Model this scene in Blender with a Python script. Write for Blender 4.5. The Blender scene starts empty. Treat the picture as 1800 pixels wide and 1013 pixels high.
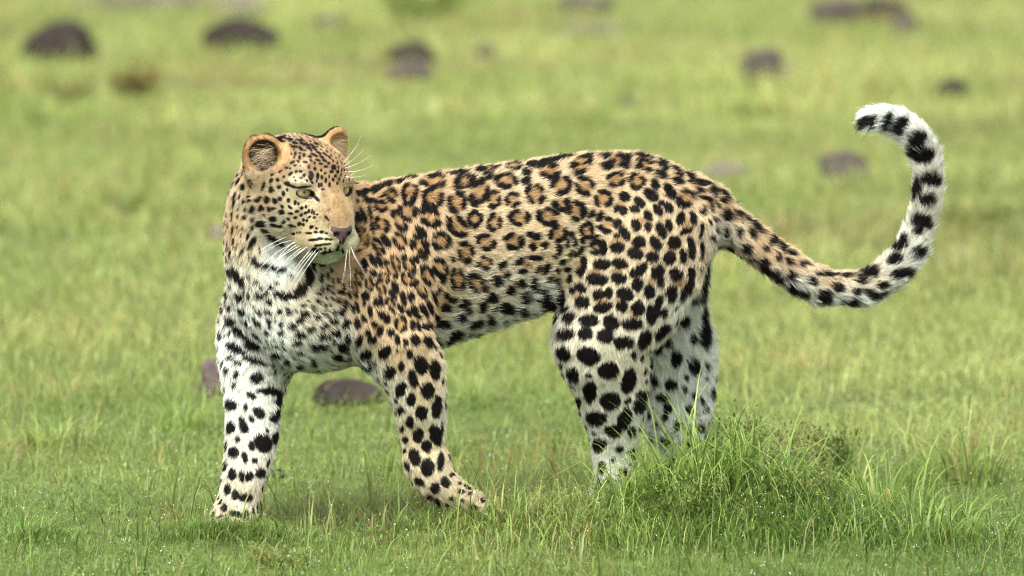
import bpy, bmesh, math, random
import numpy as np
from mathutils import Vector, Matrix
from mathutils.bvhtree import BVHTree

# ------------------------------------------------------------------ camera
SC = bpy.context.scene
PXM = 930.0                       # photo pixels per metre at the aim point
DIST = 14.0
AIM = Vector((0.0, 0.0, 0.455))
CAM = Vector((0.0, -13.92, 1.95))
DIST = (CAM - AIM).length
cd = bpy.data.cameras.new('camera')
cam = bpy.data.objects.new('camera', cd)
SC.collection.objects.link(cam)
cam.location = CAM
cam.rotation_euler = (AIM - CAM).to_track_quat('-Z', 'Y').to_euler()
cd.sensor_width = 36.0
cd.lens = 36.0 * DIST / (1800.0 / PXM)
cd.clip_start = 0.5
cd.clip_end = 2000.0
cd.dof.use_dof = True
cd.dof.focus_distance = DIST - 0.12
cd.dof.aperture_fstop = 3.5
SC.camera = cam

# ------------------------------------------------------------------ world, sun, exposure
SUN_EL, SUN_AZ = math.radians(62), math.radians(-158)     # azimuth measured from +Y towards +X
w = bpy.data.worlds.new('World')
SC.world = w
w.use_nodes = True
nt = w.node_tree
sky = nt.nodes.new('ShaderNodeTexSky')
sky.sky_type = 'NISHITA'
sky.sun_disc = False
sky.sun_elevation = SUN_EL
sky.sun_rotation = SUN_AZ
sky.air_density = 1.0
sky.dust_density = 6.0
sky.ozone_density = 1.0
hs = nt.nodes.new('ShaderNodeHueSaturation')
hs.inputs['Saturation'].default_value = 0.18          # thin high cloud: the sky light is nearly white
nt.links.new(sky.outputs[0], hs.inputs['Color'])
bg = nt.nodes['Background']
bg.inputs[1].default_value = 0.15
nt.links.new(hs.outputs[0], bg.inputs[0])
sl = bpy.data.lights.new('sun', 'SUN')
sl.energy = 1.45
sl.angle = math.radians(30)
sl.color = (1.0, 0.975, 0.93)
sun = bpy.data.objects.new('sun', sl)
SC.collection.objects.link(sun)
sdir = Vector((math.sin(SUN_AZ) * math.cos(SUN_EL), math.cos(SUN_AZ) * math.cos(SUN_EL), math.sin(SUN_EL)))
sun.rotation_euler = sdir.to_track_quat('Z', 'Y').to_euler()
vs = SC.view_settings
vs.view_transform = 'Standard'
vs.look = 'None'
vs.exposure = 1.42
vs.gamma = 1.0
vs.use_curve_mapping = False
SC.render.engine = 'CYCLES'
SC.cycles.use_denoising = True
SC.cycles.denoising_prefilter = 'NONE'
SC.cycles.filter_width = 1.1
SC.cycles.max_bounces = 6
SC.cycles.diffuse_bounces = 4
SC.cycles.glossy_bounces = 2
SC.cycles.transmission_bounces = 4
SC.cycles.transparent_max_bounces = 8
SC.cycles.caustics_reflective = False
SC.cycles.caustics_refractive = False

# ------------------------------------------------------------------ helpers
_mw = Matrix.LocRotScale(CAM, cam.rotation_euler, None)
_R = np.array(_mw.to_3x3())
_C = np.array(CAM)
_F = cd.lens / 36.0 * 1800.0      # focal length in photo pixels


def ray(px, py):
    d = _R @ np.array(((px - 900.0) / _F, -(py - 506.5) / _F, -1.0))
    return d / np.linalg.norm(d)


def at(px, py, Y):
    """the point on the upright plane y = Y that the photograph shows at px, py"""
    d = ray(px, py)
    return _C + d * ((Y - _C[1]) / d[1])


def tag(o, label=None, cat=None, group=None, kind=None):
    if label: o['label'] = label
    if cat: o['category'] = cat
    if group: o['group'] = group
    if kind: o['kind'] = kind
    return o


def link(o, parent=None):
    SC.collection.objects.link(o)
    if parent is not None:
        o.parent = parent
    return o


def mesh_np(name, V, loops, starts, smooth=True):
    """mesh from flat numpy arrays: vertices, loop vertex indices, loop starts"""
    me = bpy.data.meshes.new(name)
    me.vertices.add(len(V))
    me.vertices.foreach_set('co', np.asarray(V, np.float32).ravel())
    me.loops.add(len(loops))
    me.loops.foreach_set('vertex_index', np.asarray(loops, np.int32))
    me.polygons.add(len(starts))
    me.polygons.foreach_set('loop_start', np.asarray(starts, np.int32))
    me.update(calc_edges=True)
    me.validate()
    if smooth:
        me.polygons.foreach_set('use_smooth', np.ones(len(me.polygons), bool))
    return me


def set_col(me, name, C):
    a = me.color_attributes.new(name, 'FLOAT_COLOR', 'POINT')
    c = np.ones((len(C), 4), np.float32)
    c[:, :3] = C
    a.data.foreach_set('color', c.ravel())


def srgb(*c):
    c = np.array(c, float) / 255.0
    return np.where(c <= 0.04045, c / 12.92, ((c + 0.055) / 1.055) ** 2.4)


class Noise3:
    """value noise on a lattice, for numpy arrays of points"""
    def __init__(s, seed):
        s.t = np.random.RandomState(seed).rand(32, 32, 32).astype(np.float32)

    def __call__(s, P, f):
        q = np.asarray(P, float) * f + 100.0
        i = np.floor(q).astype(int)
        u = q - i
        u = u * u * (3 - 2 * u)
        r = 0
        for dx in (0, 1):
            for dy in (0, 1):
                for dz in (0, 1):
                    wgt = (u[:, 0] if dx else 1 - u[:, 0]) * (u[:, 1] if dy else 1 - u[:, 1]) * (u[:, 2] if dz else 1 - u[:, 2])
                    r = r + wgt * s.t[(i[:, 0] + dx) % 32, (i[:, 1] + dy) % 32, (i[:, 2] + dz) % 32]
        return r


N1, N2, N3 = Noise3(1), Noise3(2), Noise3(3)


def smooth01(x, a, b):
    t = np.clip((x - a) / (b - a), 0, 1)
    return t * t * (3 - 2 * t)

# ------------------------------------------------------------------ leopard: the body as one implicit surface
P = 1.0 / PXM


class Chain:
    """a row of ellipsoids along a smooth curve; op 'add' joins, 'sub' carves"""
    def __init__(s, stations, k=0.03, op='add', step=0.010, flow=True, along=0.8, side=None):
        # station: (point, half width sideways, half height)
        pts = np.array([p for p, a, b in stations], float)
        ab = np.array([(a, b) for p, a, b in stations], float)
        n = len(pts)
        C, A, T = [], [], []
        if n == 1:
            C, A, T = [pts[0]], [ab[0]], [np.array((1.0, 0, 0))]
        else:
            for i in range(n - 1):
                p0 = pts[max(i - 1, 0)]; p1 = pts[i]; p2 = pts[i + 1]; p3 = pts[min(i + 2, n - 1)]
                m = max(2, int(np.linalg.norm(p2 - p1) / step))
                for j in range(m + (1 if i == n - 2 else 0)):
                    t = j / m
                    C.append(0.5 * ((2 * p1) + (-p0 + p2) * t + (2 * p0 - 5 * p1 + 4 * p2 - p3) * t * t + (-p0 + 3 * p1 - 3 * p2 + p3) * t ** 3))
                    A.append(ab[i] + (ab[i + 1] - ab[i]) * t)
            C = np.array(C)
            T = np.gradient(C, axis=0)
            T /= np.linalg.norm(T, axis=1)[:, None] + 1e-12
        C = np.array(C); A = np.array(A); T = np.array(T)
        up = np.array((0, 0, 1.0))
        s.c = C
        s.R = np.zeros((len(C), 3, 3)); s.r = np.zeros((len(C), 3))
        for i in range(len(C)):
            t = T[i]
            if side is not None:
                l = np.array(side, float) - t * np.dot(side, t)
            else:
                l = np.cross(up, t)
                if np.linalg.norm(l) < 0.3:
                    l = np.array((0, 1.0, 0)) - t * t[1]
            l /= np.linalg.norm(l)
            v = np.cross(t, l)
            s.R[i] = (t, l, v)
            s.r[i] = (min(A[i]) * along, A[i][0], A[i][1])
        s.t = T
        s.k, s.op, s.flow = k, op, flow
        m = s.r.max(1)[:, None] + 0.06
        s.lo, s.hi = (C - m).min(0), (C + m).max(0)

    def one(s, i, X):
        q = (X - s.c[i]) @ s.R[i].T
        k0 = np.sqrt(((q / s.r[i]) ** 2).sum(-1))
        k1 = np.sqrt(((q / s.r[i] ** 2) ** 2).sum(-1)) + 1e-9
        return k0 * (k0 - 1.0) / k1

    def at(s, X, want=False):
        d = np.full(len(X), 9.0); b = np.zeros(len(X), int)
        for i in range(len(s.c)):
            m = s.r[i].max() + 0.06
            sel = np.nonzero((np.abs(X - s.c[i]) < m).all(1))[0]
            if len(sel) == 0:
                continue
            e = s.one(i, X[sel])
            better = e < d[sel]
            d[sel[better]] = e[better]; b[sel[better]] = i
        return (d, b) if want else d


def ell(c, R, r, k=0.02, op='add'):
    """one ellipsoid with axes R (rows) and radii r"""
    ch = Chain([(c, 1, 1)], k, op, flow=False)
    ch.R[0] = R; ch.r[0] = r
    m = max(r) + 0.06
    ch.lo, ch.hi = np.array(c) - m, np.array(c) + m
    return ch


def smin(a, b, k):
    h = np.clip(0.5 + 0.5 * (b - a) / k, 0, 1)
    return b + (a - b) * h - k * h * (1 - h)


def smax(a, b, k):
    return -smin(-a, -b, k)


def combine(D, d, ch):
    return smin(D, d, ch.k) if ch.op == 'add' else smax(D, -d, ch.k)


def sdf(X, chains):
    D = np.full(len(X), 9.0)
    for ch in chains:
        sel = np.nonzero(((X > ch.lo) & (X < ch.hi)).all(1))[0]
        if len(sel):
            D[sel] = combine(D[sel], ch.at(X[sel]), ch)
    return D


def st(px, py, Y, a, b=None):
    b = a if b is None else b
    return (at(px, py, Y), a * P, b * P)


def ytorso(px):            # the body is turned: the chest stands nearer to the camera than the hips
    return float(np.interp(px, [480, 575, 700, 850, 1000, 1130, 1250], [-0.13, -0.10, -0.02, 0.075, 0.16, 0.225, 0.275]))


def tor(px, top, bot, wl):
    return st(px, (top + bot) / 2, ytorso(px), wl, (bot - top) / 2)


# --- torso
CH = []
torso = Chain([tor(1236, 340, 440, 42), tor(1212, 312, 468, 72), tor(1170, 286, 500, 92), tor(1120, 272, 515, 98), tor(1060, 271, 516, 96), tor(1000, 276, 520, 96),
               tor(940, 284, 536, 100), tor(880, 292, 562, 108), tor(820, 301, 584, 114), tor(760, 312, 604, 116),
               tor(700, 326, 622, 112), tor(640, 345, 638, 104), tor(590, 385, 642, 92), tor(545, 430, 636, 76)], k=0.03, along=0.55)
CH.append(torso)
# --- neck
neck = Chain([st(545, 555, -0.09, 135, 90), st(512, 508, -0.085, 126, 100), st(496, 440, -0.09, 108, 98), st(494, 380, -0.10, 96, 92), st(500, 335, -0.115, 82, 82)], k=0.05, step=0.006, along=1.0)
CH.append(neck)
nape = Chain([st(700, 384, 0.0, 50, 46), st(640, 390, -0.04, 62, 52), st(570, 372, -0.06, 68, 62), st(520, 340, -0.08, 70, 66)], k=0.05)
CH.append(nape)
# --- near (left) foreleg: shoulder blade, upper arm, forearm, wrist folded back, paw
CH.append(Chain([st(745, 385, -0.075, 34, 52), st(715, 450, -0.105, 40, 66), st(685, 520, -0.135, 46, 72), st(665, 580, -0.15, 46, 66)], k=0.06, side=(0.5, -0.86, 0)))
CH.append(Chain([st(672, 560, -0.14, 50, 70), st(700, 612, -0.14, 48, 62), st(724, 652, -0.135, 44, 56), st(736, 700, -0.13, 40, 45), st(741, 745, -0.125, 36, 40), st(745, 785, -0.12, 32, 36), st(750, 812, -0.12, 35, 40),
                 st(764, 842, -0.12, 35, 35), st(794, 866, -0.115, 34, 27), st(824, 881, -0.11, 34, 23), st(842, 889, -0.11, 31, 19)], k=0.035, side=(0, -1, 0)))
for k_, (dy, dx) in enumerate(((-0.031, 0), (-0.0105, 6), (0.0105, 5), (0.031, -2))):
    CH.append(Chain([st(818 + dx, 880, -0.11 + dy, 13, 16), st(848 + dx, 893, -0.11 + dy, 11, 14)], k=0.006, side=(0, -1, 0)))
# --- far (right) foreleg, stepping forward and planted
CH.append(Chain([st(490, 520, 0.02, 84, 90), st(462, 580, 0.0, 72, 80), st(450, 640, -0.04, 60, 62), st(446, 690, -0.08, 47, 47), st(444, 740, -0.11, 44, 45), st(439, 790, -0.135, 42, 42),
                 st(429, 840, -0.155, 36, 37), st(417, 885, -0.17, 31, 34), st(408, 912, -0.19, 33, 30)], k=0.05, side=(0.64, 0.77, 0)))
CH.append(Chain([st(412, 905, -0.18, 33, 26), st(403, 920, -0.212, 33, 20), st(398, 926, -0.235, 29, 15)], k=0.02, side=(0.77, -0.3, 0)))
for k_, (dx, dy) in enumerate(((-21, 0.012), (-7, -0.008), (7, -0.012), (20, 0.0))):
    CH.append(Chain([st(403 + dx, 922, -0.225 + dy, 11, 13), st(400 + dx, 928, -0.248 + dy, 10, 11)], k=0.008))
# --- near (left) hind leg
CH.append(Chain([st(1180, 385, 0.165, 54, 80), st(1140, 450, 0.135, 60, 106), st(1095, 520, 0.12, 62, 110), st(1065, 590, 0.115, 58, 88), st(1069, 650, 0.125, 50, 73), st(1078, 710, 0.14, 41, 60),
                 st(1080, 760, 0.155, 32, 46), st(1080, 800, 0.16, 27, 38), st(1074, 840, 0.155, 25, 29), st(1070, 868, 0.14, 30, 24), st(1048, 880, 0.10, 34, 16)], k=0.045, side=(0.3, -0.95, 0)))
# --- far (right) hind leg
CH.append(Chain([st(1190, 390, 0.30, 54, 60), st(1168, 470, 0.33, 58, 76), st(1166, 550, 0.345, 54, 76), st(1184, 620, 0.35, 46, 76), st(1190, 668, 0.35, 39, 68), st(1193, 710, 0.35, 35, 62),
                 st(1190, 765, 0.34, 30, 52), st(1210, 820, 0.325, 26, 26), st(1190, 862, 0.29, 32, 20), st(1175, 872, 0.25, 32, 15)], k=0.04, side=(0.3, -0.95, 0)))
# --- tail
TAIL = [(1215, 368, 40), (1252, 374, 37), (1290, 402, 32), (1342, 438, 28), (1395, 476, 26), (1440, 499, 25), (1482, 508, 24.5), (1520, 506, 24.5), (1560, 486, 24.5), (1595, 446, 24), (1616, 400, 23),
        (1630, 345, 22), (1630, 290, 22), (1614, 248, 21), (1583, 221, 20), (1548, 211, 18.5), (1524, 210, 15)]
_tr = np.random.RandomState(4)
CH.append(Chain([st(x + _tr.uniform(-2.5, 2.5), y + _tr.uniform(-2.5, 2.5), 0.27 + 0.10 * i / 16 + _tr.uniform(-0.006, 0.006), r * _tr.uniform(0.92, 1.08)) for i, (x, y, r) in enumerate(TAIL)], k=0.05, side=(0, -1, 0)))
TAILCH = CH[-1]
CH.append(Chain([st(712, 600, -0.175, 26, 34), st(722, 660, -0.165, 22, 30), st(734, 720, -0.15, 16, 22)], k=0.03, side=(0, -1, 0)))   # forearm muscle
CH.append(Chain([st(1035, 600, 0.09, 40, 46), st(1040, 640, 0.10, 34, 40)], k=0.04))      # stifle
NBODY = len(CH)

# --- head, in its own frame: l = towards the leopard's left, f = forward, u = up; origin between the eyes
HY, HP = math.radians(30), math.radians(9)
_l = np.array((math.cos(HY), math.sin(HY), 0.0))
_f0 = np.array((math.sin(HY), -math.cos(HY), 0.0))
_f = _f0 * math.cos(HP) - np.array((0, 0, 1.0)) * math.sin(HP)
_u = np.cross(_l, _f); _u = -_u if _u[2] < 0 else _u
HR = np.array((_l, _f, _u))
HO = at(569, 335, -0.235)


def hp(a, b, c):
    return HO + a * _l + b * _f + c * _u


def hell(c, r, k=0.02, op='add', rot=None):
    R = HR
    if rot is not None:
        M = np.array(Matrix.Rotation(math.radians(rot[1]), 3, Vector([(1, 0, 0), (0, 1, 0), (0, 0, 1)][rot[0]])))
        R = M.T @ HR
    return ell(hp(*c), R, np.array(r, float), k, op)


def hch(sts, k=0.02, op='add', side=None):
    return Chain([(hp(*p), a, b) for p, a, b in sts], k, op, step=0.003, flow=False, along=1.1, side=tuple(_l) if side is None else side)


H = []
H.append(hell((0, -0.088, 0.010), (0.078, 0.092, 0.068), 0.05))                 # cranium
H.append(hell((0, -0.040, 0.026), (0.058, 0.052, 0.040), 0.03))                 # forehead
for s_ in (-1, 1):
    H.append(hell((s_ * 0.045, -0.062, -0.050), (0.040, 0.056, 0.056), 0.04))   # cheek
    H.append(hell((s_ * 0.037, -0.016, -0.034), (0.023, 0.034, 0.024), 0.03))   # cheek bone
H.append(hch([((0, -0.030, 0.010), 0.034, 0.030), ((0, 0.016, -0.014), 0.029, 0.030), ((0, 0.050, -0.041), 0.026, 0.026), ((0, 0.066, -0.055), 0.024, 0.018)], 0.025))  # nose bridge
H.append(hell((0, 0.020, -0.066), (0.042, 0.050, 0.038), 0.025))
for s_ in (-1, 1):
    H.append(hell((s_ * 0.024, -0.004, -0.060), (0.026, 0.050, 0.038), 0.03))                # muzzle core
for s_ in (-1, 1):
    H.append(hell((s_ * 0.0215, 0.050, -0.084), (0.0265, 0.031, 0.0235), 0.009))   # whisker pad
    H.append(hell((s_ * 0.029, 0.024, -0.087), (0.025, 0.036, 0.0235), 0.014))
H.append(hell((0, 0.026, -0.108), (0.020, 0.025, 0.017), 0.008))                # chin
H.append(hell((0, -0.020, -0.105), (0.042, 0.060, 0.028), 0.03))                # jaw
H.append(hell((0, 0.072, -0.060), (0.0240, 0.0150, 0.0120), 0.006))              # nose leather
H.append(hell((0, 0.081, -0.073), (0.008, 0.008, 0.012), 0.006))
for s_ in (-1, 1):
    H.append(hell((s_ * 0.038, -0.009, 0.0175), (0.026, 0.020, 0.0100), 0.012))   # brow
NOSE = hp(0, 0.085, -0.062)
EYE_R = 0.0190
EYES = []
for s_ in (-1, 1):
    ec = (s_ * 0.0405, -0.0115, 0.000)
    EYES.append((s_, hp(*ec)))
    H.append(hell((ec[0], ec[1] + 0.001, ec[2]), (0.0235, 0.0222, 0.0210), 0.010))     # lids
# carved: nostrils, mouth line, eye openings
for s_ in (-1, 1):
    H.append(hell((s_ * 0.0130, 0.0865, -0.0630), (0.0048, 0.008, 0.0042), 0.004, 'sub', rot=(1, s_ * 30)))
H.append(hch([((0, 0.090, -0.078), 0.0012, 0.004), ((0, 0.083, -0.092), 0.0012, 0.004)], 0.004, 'sub'))
for s_, e_ in EYES:
    ec = (s_ * 0.0405, -0.0115, 0.000)
    H.append(hell((ec[0] + s_ * 0.0005, ec[1] + 0.019, ec[2] - 0.0026), (0.0190, 0.0135, 0.0084), 0.003, 'sub', rot=(1, -s_ * 12)))
# ears: rounded cups, tilted out
EARS = []
for s_, c_, tilt, turn in ((-1, (-0.077, -0.098, 0.046), 22, 26), (1, (0.066, -0.098, 0.052), 20, 24)):
    up_ = _u * math.cos(math.radians(tilt)) + _l * s_ * math.sin(math.radians(tilt))
    fw_ = _f * math.cos(math.radians(turn)) + _l * s_ * math.sin(math.radians(turn))
    fw_ = fw_ - up_ * np.dot(fw_, up_); fw_ /= np.linalg.norm(fw_)
    sd_ = np.cross(fw_, up_)
    R_ = np.array((sd_, fw_, up_))
    e0 = hp(*c_)
    EARS.append((s_, e0, R_))
    H.append(ell(e0, R_, np.array((0.038, 0.017, 0.042)), 0.018))
    H.append(ell(e0 - up_ * 0.026, R_, np.array((0.035, 0.032, 0.030)), 0.025))
    H.append(ell(e0 + fw_ * 0.017 + up_ * 0.006, R_, np.array((0.0320, 0.0205, 0.0345)), 0.006, 'sub'))
ALLCH = CH + H


def surface_nets(chains, h):
    lo = np.min([c.lo for c in chains if c.op == 'add'], axis=0) - h
    hi = np.max([c.hi for c in chains if c.op == 'add'], axis=0) + h
    n = np.ceil((hi - lo) / h).astype(int) + 1
    ax = [lo[i] + h * np.arange(n[i]) for i in range(3)]
    D = np.full(tuple(n), 1.0, np.float32)

    def box(l, u):
        a = np.clip(np.floor((l - lo) / h).astype(int), 0, n)
        b = np.clip(np.ceil((u - lo) / h).astype(int) + 1, 0, n)
        return a, b
    for ch in chains:
        a, b = box(ch.lo, ch.hi)
        G = np.full(tuple(b - a), 1.0, np.float32)
        for i in range(len(ch.c)):
            m = ch.r[i].max() + 0.045
            a2, b2 = box(ch.c[i] - m, ch.c[i] + m)
            q = [(ax[j][a2[j]:b2[j]] - ch.c[i][j]).astype(np.float32) for j in range(3)]
            R = ch.R[i].astype(np.float32)
            k0 = 0; k1 = 0
            for e in range(3):
                y = R[e, 0] * q[0][:, None, None] + R[e, 1] * q[1][None, :, None] + R[e, 2] * q[2][None, None, :]
                re = float(ch.r[i][e])
                y = y / re
                k0 = k0 + y * y
                y = y / re
                k1 = k1 + y * y
            k0 = np.sqrt(k0)
            d = k0 * (k0 - 1) / (np.sqrt(k1) + 1e-9)
            s_ = tuple(slice(a2[j] - a[j], b2[j] - a[j]) for j in range(3))
            G[s_] = np.minimum(G[s_], d)
        s_ = tuple(slice(a[j], b[j]) for j in range(3))
        D[s_] = combine(D[s_], G, ch)
    S = D < 0
    cnt = np.zeros(tuple(n - 1), np.int8)
    for dx in (0, 1):
        for dy in (0, 1):
            for dz in (0, 1):
                cnt += S[dx:n[0] - 1 + dx, dy:n[1] - 1 + dy, dz:n[2] - 1 + dz]
    act = (cnt > 0) & (cnt < 8)
    idx = np.argwhere(act)
    vid = np.full(tuple(n - 1), -1, np.int64)
    vid[act] = np.arange(len(idx))
    acc = np.zeros((len(idx), 3)); num = np.zeros(len(idx))
    corners = [(x, y, z) for x in (0, 1) for y in (0, 1) for z in (0, 1)]
    for c0 in corners:
        for a_ in range(3):
            if c0[a_]:
                continue
            c1 = list(c0); c1[a_] = 1
            d0 = D[idx[:, 0] + c0[0], idx[:, 1] + c0[1], idx[:, 2] + c0[2]]
            d1 = D[idx[:, 0] + c1[0], idx[:, 1] + c1[1], idx[:, 2] + c1[2]]
            m = (d0 < 0) != (d1 < 0)
            t = np.zeros(len(idx)); t[m] = d0[m] / (d0[m] - d1[m])
            pos = np.tile(np.array(c0, float), (len(idx), 1)); pos[:, a_] = t
            acc[m] += pos[m]; num[m] += 1
    V = lo + (idx + acc / num[:, None]) * h
    Q = []
    for a_ in range(3):
        b_, c_ = [(1, 2), (2, 0), (0, 1)][a_]
        sl0 = [slice(None)] * 3; sl1 = [slice(None)] * 3
        sl0[a_] = slice(0, n[a_] - 1); sl1[a_] = slice(1, n[a_])
        s0, s1 = S[tuple(sl0)], S[tuple(sl1)]
        e = np.argwhere(s0 != s1)
        e = e[(e[:, b_] > 0) & (e[:, c_] > 0)]
        f = s0[e[:, 0], e[:, 1], e[:, 2]]
        def v(db, dc):
            k = e.copy(); k[:, b_] -= db; k[:, c_] -= dc
            return vid[k[:, 0], k[:, 1], k[:, 2]]
        q = np.stack([v(1, 1), v(0, 1), v(0, 0), v(1, 0)], 1)
        q[~f] = q[~f][:, ::-1]
        Q.append(q)
    return V, np.concatenate(Q)


V_, Q_ = surface_nets(ALLCH, 0.0048)
me = mesh_np('body', V_, Q_.ravel(), np.arange(0, Q_.size, 4))
# finer mesh on the head, pulled back onto the implicit surface
bm = bmesh.new()
bm.from_mesh(me)
for rad, cen in ((0.175, hp(0, -0.04, -0.01)), (0.085, hp(0, 0.035, -0.035)), (0.06, at(838, 888, -0.11)), (0.06, at(402, 922, -0.225))):
    c_ = Vector(cen)
    near = [e for e in bm.edges if ((e.verts[0].co + e.verts[1].co) / 2 - c_).length < rad]
    bmesh.ops.subdivide_edges(bm, edges=near, cuts=1, use_grid_fill=True)
bmesh.ops.triangulate(bm, faces=[f for f in bm.faces if len(f.verts) > 4])
bm.to_mesh(me)
bm.free()
V_ = np.zeros(len(me.vertices) * 3, np.float32); me.vertices.foreach_get('co', V_); V_ = V_.reshape(-1, 3).astype(float)
hs_ = np.nonzero((np.linalg.norm(V_ - hp(0, -0.04, -0.01), axis=1) < 0.19) | (np.linalg.norm(V_ - at(838, 888, -0.11), axis=1) < 0.065) | (np.linalg.norm(V_ - at(402, 922, -0.225), axis=1) < 0.065))[0]
VN_ = np.zeros(len(me.vertices) * 3, np.float32); me.vertices.foreach_get('normal', VN_); VN_ = VN_.reshape(-1, 3).astype(float)[hs_]
X_ = V_[hs_]
for it in range(4):
    X_ -= 0.85 * np.clip(sdf(X_, ALLCH), -0.003, 0.003)[:, None] * VN_
V_[hs_] = X_
me.vertices.foreach_set('co', V_.astype(np.float32).ravel())
me.update()
me.polygons.foreach_set('use_smooth', np.ones(len(me.polygons), bool))

root = tag(bpy.data.objects.new('leopard', None), 'spotted leopard standing in short grass, head turned back, tail curled up', 'leopard')
link(root)
body = link(bpy.data.objects.new('body', me), root)
# === FUR
# ------------------------------------------------------------------ leopard: coat
V_ = np.zeros(len(me.vertices) * 3, np.float32); me.vertices.foreach_get('co', V_); V_ = V_.reshape(-1, 3).astype(float)
VN = np.zeros(len(me.vertices) * 3, np.float32); me.vertices.foreach_get('normal', VN); VN = VN.reshape(-1, 3).astype(float)
NV = len(V_)
me.calc_loop_triangles()
TRI = np.zeros(len(me.loop_triangles) * 3, np.int32); me.loop_triangles.foreach_get('vertices', TRI); TRI = TRI.reshape(-1, 3)
bvh = BVHTree.FromPolygons([tuple(v) for v in V_], [tuple(t) for t in TRI.tolist()])


def hit(px, py):
    d = ray(px, py)
    r = bvh.ray_cast(Vector(_C), Vector(d), 40.0)
    return None if r[0] is None else (np.array(r[0]), np.array(r[1]))


# ground colour of the coat and hair length at places on the body: x y  R G B  length mm
ANCH = """
900 290 206 168 120 13|760 320 204 164 114 13|1080 280 208 172 124 13|1200 320 210 174 128 13|850 400 224 190 146 9|950 420 226 194 150 9|850 520 232 214 188 15|800 580 232 226 216 18|880 560 234 228 220 20|940 535 236 230 224 24
1120 400 226 192 148 9|1080 340 220 184 138 9|1200 420 226 194 152 11|1010 470 232 206 168 9|1080 520 234 212 180 9|1060 600 238 224 202 9|1140 600 238 224 202 13|1040 690 240 230 216 10|1080 790 238 232 224 9|1060 850 225 215 200 8
1170 650 246 243 238 14|1220 600 246 245 242 18|1235 500 242 240 236 20|1200 545 240 232 220 16|1240 680 247 245 242 16|1200 700 246 244 239 13|1215 470 230 205 172 14
1270 365 216 172 120 16|1265 405 236 226 214 18|1340 410 214 172 122 16|1330 465 240 234 226 18|1395 455 212 172 126 16|1390 500 240 236 230 18|1450 485 214 180 138 17|1450 525 242 240 236 19|1510 485 216 190 156 17|1515 530 242 240 238 19|1580 450 226 214 202 18|1600 465 242 240 238 19|1625 380 228 216 206 18|1635 300 230 220 214 19|1600 235 236 230 228 19|1560 200 250 250 250 20|1525 205 250 250 250 18
680 470 218 170 112 10|640 430 216 166 106 11|640 350 204 156 98 12|700 400 214 168 112 11|720 550 220 176 122 10|650 560 224 180 126 11|760 520 224 184 136 11|700 610 230 194 148 10|740 690 234 204 160 8|700 690 238 226 206 9|775 720 238 226 208 9|745 780 234 208 168 7|780 850 212 190 154 7|830 880 176 156 126 6
600 600 238 232 222 13|560 620 236 234 228 15|640 640 236 230 220 16|480 600 240 238 234 13|440 560 242 240 236 12|400 600 242 240 238 14|445 650 236 232 226 14|445 720 234 229 222 10|430 800 232 222 208 9|420 870 224 206 182 8|402 918 190 170 140 6
395 470 214 176 128 12|415 390 214 176 128 11|400 520 230 214 196 14|440 500 228 216 200 14|450 430 224 198 162 14|430 350 222 200 170 11|475 440 234 236 234 16|500 460 236 238 236 16|530 490 206 192 164 12|560 510 222 206 176 14|600 500 218 174 118 10|580 560 228 214 194 14
470 360 220 184 138 8|500 395 230 212 178 8|440 330 216 176 126 8|465 400 230 214 184 12|560 290 188 146 96 4|530 255 170 130 88 5|500 290 196 156 108 5|585 290 184 144 96 4|590 365 182 140 88 4|575 345 188 147 96 4|592 385 178 136 84 3.5|580 320 180 138 90 3|515 360 228 202 156 4|523 320 222 198 162 4|556 345 208 184 144 3|565 425 234 212 164 3|540 420 228 198 150 4|530 400 226 194 144 4|580 452 236 236 230 6|555 445 232 226 214 6|612 360 212 172 122 3|610 430 230 214 186 4
"""
AP, AC, AL = [], [], []
for t_ in ANCH.replace('\n', '|').split('|'):
    v = [float(q) for q in t_.split()]
    if len(v) == 6:
        h_ = hit(v[0], v[1])
        if h_ is not None:
            AP.append(h_[0]); AC.append(srgb(v[2], v[3], v[4])); AL.append(v[5] / 1000.0)
AP = np.array(AP); AC = np.array(AC); AL = np.array(AL)
W = np.zeros((NV, len(AP)))
for i in range(len(AP)):
    W[:, i] = 1.0 / (((V_ - AP[i]) ** 2).sum(1) + (0.00008 if np.linalg.norm(AP[i] - HO) < 0.13 else 0.00035)) ** 2
W /= W.sum(1)[:, None]
VC = W @ AC
VC = (VC.mean(1)[:, None] * 0.21 + VC * 0.79) * np.array((0.80, 0.85, 0.775))
VL = W @ AL
VC += (np.array((0.62, 0.50, 0.345)) - VC) * (0.22 * smooth01(-VC[:, 2], -0.42, -0.18) * smooth01(np.linalg.norm(V_ - hp(0, 0, -0.02), axis=1), 0.10, 0.16))[:, None]
VC *= (1 - 0.20 * smooth01(-np.linalg.norm(V_ - hp(0, -0.02, -0.01), axis=1), -0.15, -0.11))[:, None]
del W

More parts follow.
